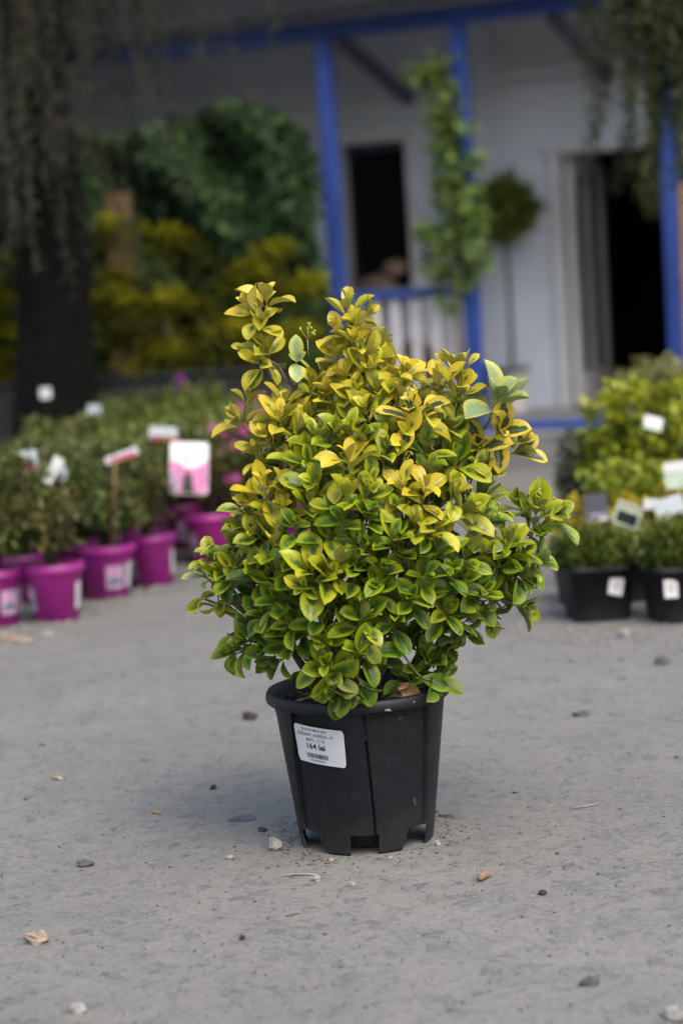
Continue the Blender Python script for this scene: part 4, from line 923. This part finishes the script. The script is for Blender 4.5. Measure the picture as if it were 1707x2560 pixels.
ROSETTES = [  # x, y, z cm, lean, leaf mm, yellow, pairs, tilt
 (-11.1,0.0,93.2,8,41,1.0,4,10), (-14.4,-1.0,92.1,-32,38,1.0,4,15), (-12.1,-2.0,89.7,23,40,0.8,3,20), (-11.6,-2.0,85.1,13,42,0.65,5,25),
 (-13.1,-2.0,82.7,-37,41,0.7,3,45), (-16.2,0.0,85.3,-77,28,0.8,1,0), (-6.8,-3.0,82.4,3,40,10.35,2,60), (2.2,0.0,91.1,-2,40,0.5,4,15),
 (5.2,0.0,89.2,53,38,0.7,2,10), (0.7,-2.0,87.2,-37,41,0.75,4,25), (3.7,-1.0,87.7,28,40,1.0,4,20), (2.9,-3.0,85.1,3,42,0.95,5,30),
 (-0.2,-2.0,83.3,-27,41,0.8,4,30), (5.0,-3.0,83.0,33,40,0.6,4,30), (5.2,-5.0,80.4,23,41,0.7,4,35), (1.0,-4.0,79.9,-12,42,0.95,4,35),
 (8.8,-3.0,79.8,-2,45,1.0,4,15), (11.0,-4.0,79.3,28,42,0.95,4,25), (6.3,-7.0,77.1,-7,42,0.5,4,45), (2.7,-6.0,76.6,-17,42,0.7,4,40),
 (-1.5,-4.0,76.8,-12,44,1.0,5,25), (-4.5,-2.0,78.5,-22,41,0.55,4,30), (9.9,-7.0,76.2,18,42,0.9,4,40), (20.1,2.0,79.2,1,50,0.55,4,10),
 (16.6,-1.0,77.5,-7,44,0.95,5,20), (20.2,-1.0,76.3,23,45,0.65,3,30), (17.5,2.0,81.1,-52,30,0.9,1,10), (22.7,2.0,80.8,38,28,0.8,1,10),
 (26.1,-1.0,73.6,21,63,10.12,4,25), (26.3,-3.0,68.8,28,60,20.6,4,55), (23.2,-3.0,66.2,-27,56,20.6,3,55), (29.0,-1.0,65.0,73,55,20.7,2,35),
 (11.5,-10.0,73.3,-2,51,20.7,5,25), (4.1,-9.0,73.7,-17,50,0.6,4,35), (13.7,-9.0,72.5,33,47,0.75,3,30), (10.2,-11.0,69.8,13,44,0.75,2,60),
 (18.0,-3.0,69.5,13,50,0.25,4,30), (18.6,-6.0,64.7,3,47,0.15,4,40), (14.1,-11.0,63.1,8,48,0.12,5,25), (21.9,-4.0,62.7,23,49,0.2,3,35),
 (0.8,-16.0,66.2,3,51,0.85,5,22), (4.0,-15.0,62.4,18,45,0.25,4,40), (9.2,-17.0,62.1,-12,41,0.85,4,30), (12.7,-17.0,61.3,13,43,0.95,5,25),
 (17.5,-14.0,59.8,28,44,0.6,4,30), (19.3,-13.0,57.0,43,48,0.45,3,35), (8.1,-18.0,57.9,-12,43,0.35,4,40), (11.0,-19.0,55.9,8,42,0.65,5,30),
 (13.9,-18.0,55.1,33,40,0.55,4,35), (22.3,-4.0,58.3,23,49,0.1,4,20), (32.0,0.0,54.9,11,50,0.4,5,15), (35.1,1.0,53.6,53,52,0.3,4,25),
 (29.4,1.0,55.4,-27,48,0.3,3,20), (31.7,-1.0,51.6,63,45,0.25,3,45), (26.1,-7.0,50.3,18,46,0.3,5,30), (23.8,-9.0,48.7,-27,44,0.28,4,40),
 (28.3,-6.0,48.4,43,45,0.32,4,30), (20.5,-9.0,51.9,8,46,10.12,4,30), (14.2,-17.0,51.5,18,44,0.22,5,30), (8.7,-19.0,52.2,-12,45,0.2,5,35),
 (31.5,-4.0,46.9,73,42,0.25,4,35), (28.8,-6.0,45.0,73,45,0.2,4,45), (-10.1,-6.0,73.4,3,45,0.85,5,25), (-12.4,-5.0,70.2,-32,43,0.9,4,25),
 (-17.7,4.0,73.3,-32,40,0.8,3,20), (-15.9,4.0,76.3,13,35,0.7,2,10), (-9.2,-4.0,75.6,8,45,0.65,4,20), (-7.2,-8.0,71.4,23,44,0.45,4,30),
 (-13.2,-12.0,63.2,-5,46,1.0,5,30), (-15.3,-11.0,60.3,-37,41,0.7,4,35), (-9.9,-12.0,62.0,28,41,0.75,4,35), (-5.7,-12.0,66.0,-7,48,0.15,4,45),
 (-4.3,-11.0,70.4,3,45,0.3,5,30), (-1.3,-12.0,70.6,13,44,0.3,4,35), (1.1,-12.0,70.8,3,42,0.35,4,35), (3.1,-13.0,69.4,18,44,0.3,4,40),
 (-5.9,-16.0,59.7,3,43,0.3,4,20), (-5.1,-15.0,62.6,-7,45,0.18,4,40), (0.2,-19.0,61.1,-2,47,0.5,4,35), (3.5,-18.0,60.8,23,44,0.22,4,40),
 (-0.9,-19.0,57.3,-22,43,0.1,4,40), (3.6,-19.0,57.6,28,43,0.12,4,40), (-10.8,-13.0,58.9,13,41,0.5,4,35), (-16.8,-8.0,59.1,-17,43,0.3,4,30),
 (-11.7,-15.0,54.6,13,43,0.6,5,25), (-15.0,-12.0,55.4,-32,41,0.5,4,35), (-17.8,-8.0,55.8,-32,42,0.4,3,20), (-19.4,-6.0,53.0,-7,42,0.35,4,20),
 (-23.1,-3.0,50.5,-22,40,0.55,5,20), (-21.4,-5.0,48.3,-2,38,0.45,4,40), (-18.7,-8.0,49.8,18,42,0.45,4,35), (-15.5,-11.0,49.0,-22,44,0.35,4,40),
 (-12.1,-14.0,49.2,13,40,0.5,4,30), (-24.9,-1.0,47.6,-37,33,10.25,3,30), (-22.5,-2.0,44.5,-27,31,0.3,3,40), (-26.3,-1.0,42.2,-107,36,0.4,1,20),
 (-22.4,-2.0,42.5,173,34,0.7,2,30), (-6.2,-20.0,49.4,-2,52,0.6,5,35), (-3.4,-20.0,48.5,23,48,0.55,4,40), (-7.3,-20.0,46.8,-47,43,0.6,2,60),
 (-1.8,-20.0,50.4,13,44,0.55,5,25), (1.0,-20.0,49.2,18,41,0.25,4,35), (3.6,-20.0,52.3,13,41,0.15,5,35), (1.7,-20.0,53.1,-12,41,0.12,4,40),
 (5.4,-20.0,48.6,3,43,0.2,4,45), (7.2,-20.0,54.0,3,44,0.3,4,35), (3.9,-19.0,46.3,13,43,0.15,4,45), (9.4,-18.0,43.9,3,42,0.3,4,60),
 (11.8,-18.0,47.3,18,43,0.25,4,40), (15.7,-15.0,46.7,23,43,0.22,5,40), (18.5,-13.0,48.9,23,42,0.2,4,40), (17.7,-13.0,45.6,28,42,0.3,4,45),
 (21.5,-9.0,42.7,38,44,0.25,5,45), (25.2,-6.0,42.2,63,45,0.25,4,40), (28.2,-3.0,39.5,113,42,0.25,3,30), (22.9,-4.0,37.3,163,39,0.15,3,25),
 (15.1,-13.0,40.5,23,41,0.35,4,60), (17.4,-10.0,36.9,173,41,0.08,3,30), (14.6,-9.0,35.2,163,39,0.08,3,20), (18.6,-9.0,39.0,63,40,0.2,3,40),
 (6.5,-17.0,40.7,3,41,0.15,4,50), (-5.1,-18.0,41.5,3,47,0.25,4,40), (-4.8,-18.0,37.9,43,42,0.4,2,60), (-10.1,-14.0,39.9,-47,48,0.12,4,45),
 (-14.4,-10.0,40.9,-47,47,0.15,4,40), (-11.8,-13.0,44.1,-17,48,0.12,4,45), (-17.9,-4.0,36.4,-57,42,0.12,4,35), (-20.1,-3.0,34.6,-77,40,0.15,3,30),
 (-20.7,-3.0,33.0,-167,38,0.15,1,20), (-14.8,-8.0,35.2,-57,39,0.12,4,45), (-13.3,-8.0,32.7,-117,35,0.12,3,40), (-10.8,-12.0,37.3,-27,42,0.12,4,45),
 (1.3,-19.0,41.3,18,47,0.35,5,40), (1.7,-18.0,36.2,23,50,0.3,5,40), (-1.2,-17.0,37.5,-17,41,0.2,4,45), (-0.7,-17.0,33.9,173,41,0.3,1,60),
 (-4.6,-17.0,33.5,-27,50,0.3,4,55), (-4.0,-19.0,32.2,178,49,0.3,3,55), (-1.2,-19.0,30.4,153,48,0.08,3,50), (-3.2,-20.0,30.0,193,48,0.08,2,50),
 (11.8,-8.0,31.8,8,42,0.12,4,40), (13.9,-7.0,30.3,43,39,0.06,4,40), (12.8,-9.0,29.3,83,47,0.06,3,40), (8.7,-9.0,28.8,-17,42,0.06,3,40),
 (3.5,-12.0,31.1,33,37,0.2,2,40), (-14.5,-4.0,67.9,-27,39,0.8,3,20), (-8.1,-10.0,67.0,3,41,0.4,4,35), (22.3,-7.0,55.2,23,40,0.2,3,30),
 (-3.3,-18.0,54.7,13,42,0.2,4,40), (-8.4,-16.0,56.1,13,42,0.25,4,40), (-8.7,-17.0,51.1,3,42,0.3,4,40), (-1.8,-17.0,42.8,13,42,0.15,4,45),
 (13.5,-10.0,67.6,3,44,0.2,4,35), (6.6,-13.0,67.3,8,42,0.2,4,40), (-3.6,-19.0,30.7,188,56,0.25,1,8), (-6.1,-18.0,29.6,201,55,0.3,1,8),
 (-2.5,-20.0,28.5,193,56,0.03,1,5), (1.3,-18.0,29.2,153,56,0.06,1,6), (-7.9,-17.0,32.1,-109,56,0.22,1,10), (-0.4,-18.0,34.1,185,48,0.3,1,10),
 (2.3,-19.0,36.0,131,55,0.3,1,10), (1.1,-20.0,37.9,15,56,0.22,1,12), (12.6,-11.0,28.8,103,61,0.03,1,8), (-21.0,-3.0,36.1,-99,45,0.12,1,5),
 (-21.1,-3.0,32.2,-162,52,0.14,1,5), (-26.6,-1.0,42.6,-137,37,0.45,1,5),
]

POLY = [(-15.2, 73.4), (-14.7, 64.5), (-17.4, 57.3), (-22.2, 51.6), (-22.3, 46.5), (-19.9, 41.0), (-17.9, 36.0), (-12.2, 31.5), (-6.4, 29.5), (5.9, 29), (11.7, 30.8), (15.7, 33.8), (21.7, 36.4), (26.4, 38.9), (27.3, 47.7), (24.6, 53.1), (20.5, 58.5), (22.0, 64.3), (21.8, 71.9), (17.7, 76.2), (11.9, 77.8), (6.6, 85.8), (1.5, 86.2), (-1.0, 81.5), (-5.7, 76.7), (-10.3, 73.3)]
def inside(x, z):
    c = False; n = len(POLY)
    for i in range(n):
        (x1, z1), (x2, z2) = POLY[i], POLY[i-1]
        if (z1 > z) != (z2 > z) and x < (x2-x1)*(z-z1)/(z2-z1)+x1: c = not c
    return c
ros = [(x/100, y/100, z/100, l, mm/1000, yl, npr, tl) for x, y, z, l, mm, yl, npr, tl in ROSETTES]
k = 0
while k < 122:                                    # the inner and rear shoots
    x, z = rp.uniform(-26, 30), rp.uniform(29, 87)
    if not inside(x, z): continue
    e = 1-((x-2)/30)**2-((z-56)/36)**2
    if e <= .05: continue
    y = rp.uniform(-8, 23)*math.sqrt(e)
    if z < 40 and rp.random() < .55: continue
    back = y > 2
    yl = max(.05, min(1, (z-45)/45+rp.uniform(-.2, .2))); ang = rp.uniform(-35, 35)+ (x-2)*1.2
    ros.append((x/100, y/100, z/100, ang, rp.uniform(.036, .048), yl if back else yl*.75, rp.choice([3, 4, 4, 5]), rp.uniform(15, 50) if y < 0 else -rp.uniform(0, 45))); k += 1
LP, LD, LU, LL, LW_, LT = [], [], [], [], [], []
twig = MB(); axis_l = []
for i, (x, y, z, lean, ln, yl, npair, tilt) in enumerate(ros):
    flag = int(yl//10); yl -= 10*flag; mark = (0, 2.0, 3.0)[flag]              # pale shoots and dark hearted shoots
    drop = abs(lean) > 100
    a = Vector((math.sin(rad(lean))*math.cos(rad(tilt)), -math.sin(rad(tilt)), math.cos(rad(lean))*math.cos(rad(tilt)))).normalized()
    if abs(lean) > 60: a.y = -math.sin(rad(tilt))*.6
    p = Vector((x, y, z)); npair = min(npair, 4) if i % 3 else npair; seg = .0100*rp.uniform(.8, 1.2)
    b = p-a*seg*npair
    q = Vector(nearest(b, allnodes)) if not drop else Vector(nearest(b+Vector((0, 0, .02)), allnodes))
    mid_ = b.lerp(q, .5); mid_ = mid_+Vector((rp.uniform(-.01, .01), rp.uniform(-.01, .01), -.012)); c2 = b-a*.02
    pts = []
    for t in np.linspace(0, 1, 7):
        pts.append(q*(1-t)**3+mid_*3*t*(1-t)**2+c2*3*t*t*(1-t)+b*t**3)
    thick = .0016 if (b-q).length < .12 else .0022
    twig.tube(pts+[p], list(np.linspace(thick*1.35, thick*.9, 7))+[.0010], 6)
    u0 = a.cross(Vector((rp.gauss(0, 1), rp.gauss(0, 1), rp.gauss(0, 1)))).normalized(); v0 = a.cross(u0)
    roll0 = rp.uniform(0, 6.28)
    if npair == 1: angs = [62]; szs = [1.0]
    else: angs = [14, 30, 46, 62, 78, 92][:npair]; szs = [.58, .92, 1.06, 1.02, .96, .9][:npair]
    if i < len(ROSETTES) and npair == 1:                      # a single hand-placed leaf hangs along its own direction
        LP.append(p-a*ln*.5); LD.append(a); LU.append(Vector((rp.uniform(-.4, .4), -.85, .5))); LL.append(ln*1.05); LW_.append(ln*.52); LT.append((yl, 1.0, mark or rp.random())); continue
    for kx in range(npair):
        base = p-a*seg*kx; nl = 2 if kx or npair < 3 else rp.choice([2, 3])
        for m in range(nl):
            ro = roll0+kx*PI/2+m*2*PI/nl+rp.gauss(0, .15)
            an = rad(angs[kx]+rp.gauss(0, 6)); rdir = u0*math.cos(ro)+v0*math.sin(ro)
            d = a*math.cos(an)+rdir*math.sin(an); d = (d+Vector((0, 0, -.10*kx*math.sin(an)))).normalized()
            up = a*math.sin(an)-rdir*math.cos(an); up = (up+Vector((rp.gauss(0, .16), rp.gauss(0, .16)-.06, .10))).normalized()
            L = ln*1.24*szs[kx]*rp.uniform(.84, 1.16)
            LP.append(base+d*.001); LD.append(d); LU.append(up); LL.append(L); LW_.append(L*rp.uniform(.43, .57))
            hide = max(0, y)*1.2
            LT.append((min(1, max(0, (yl+(.15 if z > .58 and not flag else 0))*min(1, .86+max(0, z-.45)*1.0)*(1.0-.16*max(0, kx-1))+rp.gauss(0, .11))), rp.uniform(.84, 1.18)*(.66 if yl < .09 else .85 if kx > 2 else 1), mark or rp.random()))
wood.build('branch', M['bark'], hero, True)
twig.build('twig', M['twig'], hero, True)
nL = len(LP)
leaves_obj('foliage', np.array([v[:] for v in LP]), np.array([v[:] for v in LD]), np.array([v[:] for v in LU]), np.array(LL), np.array(LW_), np.array(LT), M['euonymus'], hero,
           fold=rh.uniform(.15, .75, nL), curl=np.clip(rh.normal(.45, .45, nL), -.4, 1.6), nt=9, ns=6, shape='obovate', wave=.035, rng=rh)
# --- bud sprays
for bx, by, bz in ((-.048, -.02, .868), (.083, -.135, .62), (.095, -.12, .655), (-.175, -.09, .575), (-.145, -.10, .585), (-.155, -.095, .565), (.245, -.06, .555), (-.06, -.14, .47), (.335, .0, .565), (.0, -.15, .63), (-.165, -.03, .475)):
    sk = MB(); sk.tube([(bx, by+.004, bz-.035), (bx, by, bz-.008)], .0010, 5)
    for j in range(5):
        e = Vector((bx+rp.uniform(-.014, .014), by+rp.uniform(-.01, .01), bz+rp.uniform(-.002, .016))); sk.tube([(bx, by, bz-.008), (bx+(e.x-bx)*.5, by+(e.y-by)*.4, bz), e], [.0008, .0007, .0005], 5)
        for m in range(3):
            c = e+Vector((rp.uniform(-.004, .004), rp.uniform(-.004, .004), rp.uniform(-.002, .004))); sk.rock(tuple(c), (.0022, .0022, .0022), rp, 6, 4)
    sk.build('flower_bud', M['bud'], hero, True)
def dead_leaf(loc, rot, L, label, seed, curl=.9, mat='deadleaf'):
    r_ = np.random.default_rng(seed); o = leaves_obj('dead_leaf', [(0, 0, 0)], [(1, 0, 0)], [(0, 0, 1)], L, L*.55, [(1, 1, 1)], M[mat], None, nt=8, ns=4, shape='obovate', fold=.5, curl=curl, wave=.05, rng=r_)
    s_ = o.modifiers.new('thickness', 'SOLIDIFY'); s_.thickness = .0005; o.location = loc; o.rotation_euler = rot; tag(o, label, 'leaf')
dead_leaf((.045, -.105, .262), (rad(30), rad(-14), rad(20)), .062, 'curled tan leaf on the soil just inside the pot rim', 3)
dead_leaf((.062, -.085, .285), (rad(60), rad(28), rad(-30)), .050, 'brown papery leaf standing against the stems in the pot', 4, .5)
dead_leaf((.020, -.120, .256), (rad(5), 0, rad(150)), .034, 'small broken tan leaf flat on the potting soil', 6, .3)
dead_leaf((-.105, -.085, .262), (rad(-10), rad(-6), rad(10)), .052, 'dull olive dry leaf on the soil at the left inner rim', 7, .4)

# ------------------------------------------------------------------ loose things on the ground
def stone_thing(x, y, w_, mat, label, cat='stone', ar=(.75, .5), seed=0, name='stone', rz=0):
    r_ = random.Random(seed+int(abs(x*1000))); b = MB(); h = w_*.5*ar[1]; b.rock((0, 0, h*.72), (w_*.5, w_*.5*ar[0], h), r_, 10, 7, .07)
    o = b.build(name, M[mat], None, False); o.location = (x, y, 0); o.rotation_euler.z = rz; tag(o, label, cat)
stone_thing(-.157, -.035, .026, 'stonepale', 'chalky white lump beside the left foot of the big pot', ar=(.9, .9), seed=1)
stone_thing(-.244, 1.06, .031, 'stonedark', 'dark brown clod on the dust behind and left of the big pot', 'clod', ar=(.8, .62), seed=2, name='clod')
stone_thing(-.498, -.47, .033, 'stonewarm', 'rough tan stone near the left edge in the foreground', ar=(.8, .62), seed=3)
stone_thing(-.399, -.78, .023, 'stonepale', 'smooth white pebble in the bottom left corner', ar=(.7, .6), seed=4)
stone_thing(.281, -.795, .029, 'stonegrey', 'flat dark grey stone in the right foreground', ar=(.6, .45), seed=5)
stone_thing(-.475, -.07, .026, 'stonegrey', 'dark grey stone left of the big pot in line with its feet', ar=(.6, .5), seed=6)
stone_thing(-.029, -.277, .011, 'stonewarm', 'small pinkish pebble in front of the big pot', ar=(.8, .75), seed=7)
stone_thing(-.232, -.077, .015, 'stonepale', 'small white pebble left of the chalky lump', ar=(.6, .5), seed=8)
stone_thing(-.062, -.130, .010, 'stonewarm', 'cream crumb at the front left foot of the big pot', ar=(.8, .7), seed=9)
stone_thing(.037, -.140, .011, 'stonewarm', 'cream pebble touching the front right foot of the big pot', ar=(.7, .6), seed=10)
stone_thing(.118, -.075, .011, 'stonepale', 'pale pebble against the right foot of the big pot', ar=(.8, .9), seed=11)
stone_thing(-.223, .18, .057, 'stoneblue', 'flat blue grey stone chip sunk in the dust left of the big pot', ar=(.6, .08), seed=12)
stone_thing(.261, -.385, .014, 'stonedark', 'small dark clod right of the wood chip', 'clod', ar=(.7, .6), seed=13, name='clod')
stone_thing(-.999, 2.39, .045, 'stonewarm', 'pinkish stone before the cut off magenta pot', ar=(.7, .6), seed=14)
stone_thing(-.949, 2.33, .05, 'stonewarm', 'wider pinkish stone at the foot of the front magenta pots', ar=(.6, .45), seed=15)
stone_thing(-.89, 2.42, .035, 'stonepale', 'greyish white stone under the frontmost magenta pot', ar=(.6, .5), seed=16)
stone_thing(.713, 1.835, .036, 'stonepale', 'white stone between the two black boxwood pots', ar=(.7, .6), seed=17)
stone_thing(.697, 1.96, .018, 'wood', 'orange brown crumb at the right corner of the first boxwood pot', ar=(.7, .7), seed=18)
stone_thing(.745, 1.42, .04, 'stonegrey', 'grey stone on the open ground at the right edge, nearer than the black pots', ar=(.7, .5), seed=19)
stone_thing(.481, .88, .034, 'stonegrey', 'flat grey stone in the middle of the open ground on the right', ar=(.5, .35), seed=20)
stone_thing(.375, -.935, .045, 'stonepale', 'pale stone in the bottom right corner', ar=(.6, .4), seed=21)
stone_thing(-.182, .085, .015, 'stonedark', 'black crumb beside the blue grey chip', 'clod', ar=(.6, .6), seed=22, name='clod')
stone_thing(-.288, .42, .013, 'stonedark', 'black crumb in the shade behind the left of the pot', 'clod', ar=(.7, .8), seed=23, name='clod')
stone_thing(-.192, -.514, .009, 'stonedark', 'tiny dark red crumb in the front dust', 'clod', ar=(.8, .8), seed=24, name='clod')
stone_thing(-.086, -.238, .016, 'stonepale', 'grey white pebble at the end of the pale twig', ar=(.7, .7), seed=25)
o = MB(); o.tube([(-.016, 0, .005), (-.010, .001, .0065), (.0, .002, .0068), (.010, .001, .0062), (.016, 0, .005)], [.0035, .0056, .006, .0056, .003], 9); o = o.build('wood_chip', M['wood'], None, True); o.location = (.181, -.287, 0); o.rotation_euler.z = rad(55); tag(o, 'brown rolled wood chip in front of the pot on the right', 'wood chip')
def twig_thing(pts, r, loc, rz, label, mat='stonepale'):
    b = MB(); b.tube(pts, [r*.7]+[r]*(len(pts)-2)+[r*.6], 6); o = b.build('twig', M[mat], None, True); o.location = loc; o.rotation_euler.z = rz; tag(o, label, 'twig')
twig_thing([(-.03, 0, .002), (-.008, .003, .003), (.012, -.001, .003), (.026, -.004, .002)], .0016, (-.112, -.205, 0), 0, 'pale bent twig lying in front of the pot, left of centre')
twig_thing([(-.03, -.004, .002), (-.005, -.002, .003), (.012, .003, .003), (.028, .012, .002)], .0014, (.392, .114, 0), rad(8), 'thin pale twig on the dust to the right of the pot')
twig_thing([(-.02, 0, .002), (0, .004, .004), (.02, -.002, .002)], .0015, (.148, .10, 0), rad(-30), 'short olive twig by the right side of the pot', 'twig')
twig_thing([(-.012, 0, .0015), (.0, .001, .002), (.012, .003, .0015)], .0009, (-.12, -.415, 0), rad(15), 'tiny brown sliver in the front dust', 'bark')
dead_leaf((-.701, .912, .004), (0, 0, rad(10)), .024, 'straw coloured leaf scrap far left on the open ground', 9, .2, 'straw')
dead_leaf((-.627, .585, .004), (rad(8), 0, rad(-10)), .027, 'bleached leaf scrap on the ground left of the pot', 10, .3, 'straw')
dead_leaf((-.396, .257, .003), (0, 0, rad(5)), .020, 'brown leaf scrap on the ground nearer the pot', 11, .3)
dead_leaf((.145, -.368, .002), (rad(70), 0, rad(80)), .010, 'tiny yellow leaf flake below the wood chip', 12, .2)
def grit():
    r_ = random.Random(55); b = MB()
    for i in range(1100):
        y = -1.3+4.2*r_.random()**1.5; x = r_.uniform(-.36, .36)*(y+3.35)*.42*1.6
        s_ = r_.uniform(.0008, .0024)*(1 if r_.random() < .93 else 1.9); b.rock((x, y, s_*.3), (s_*r_.uniform(.8, 1.6), s_, s_*.6), r_, 5, 3)
    for i in range(200):
        a = r_.choice([r_.gauss(.1, .5), r_.gauss(3.3, .6), r_.gauss(-1.57, .9)]); q = .122+abs(r_.gauss(0, .045)); s_ = r_.uniform(.0008, .0026); b.rock((q*math.cos(a), q*math.sin(a), s_*.3), (s_*1.3, s_, s_*.6), r_, 5, 3)
    tag(b.build('grit', M['grit'], None, True), 'fine dark grit scattered over the dusty ground', 'grit', kind='stuff')
    b = MB()
    for i in range(520):
        x = r_.gauss(.64, .12); y = r_.gauss(2.1, .28); s_ = r_.uniform(.002, .0075)
        if x > .56 and abs(y-2.1) < .1: continue
        b.rock((x, y, s_*.3), (s_*1.2, s_, s_*.6), r_, 6, 4)
    for i in range(240):
        x = r_.gauss(-.8, .22); y = front_edge(x)-.13+r_.gauss(0, .08); s_ = r_.uniform(.003, .011); b.rock((x, y, s_*.3), (s_*1.2, s_, s_*.6), r_, 6, 4)
    tag(b.build('gravel', M['stonegravel'], None, True), 'loose grey gravel round the potted plants', 'gravel', kind='stuff')
M['stonegravel'] = stone('gravel stone', (.20, .198, .195))
grit()
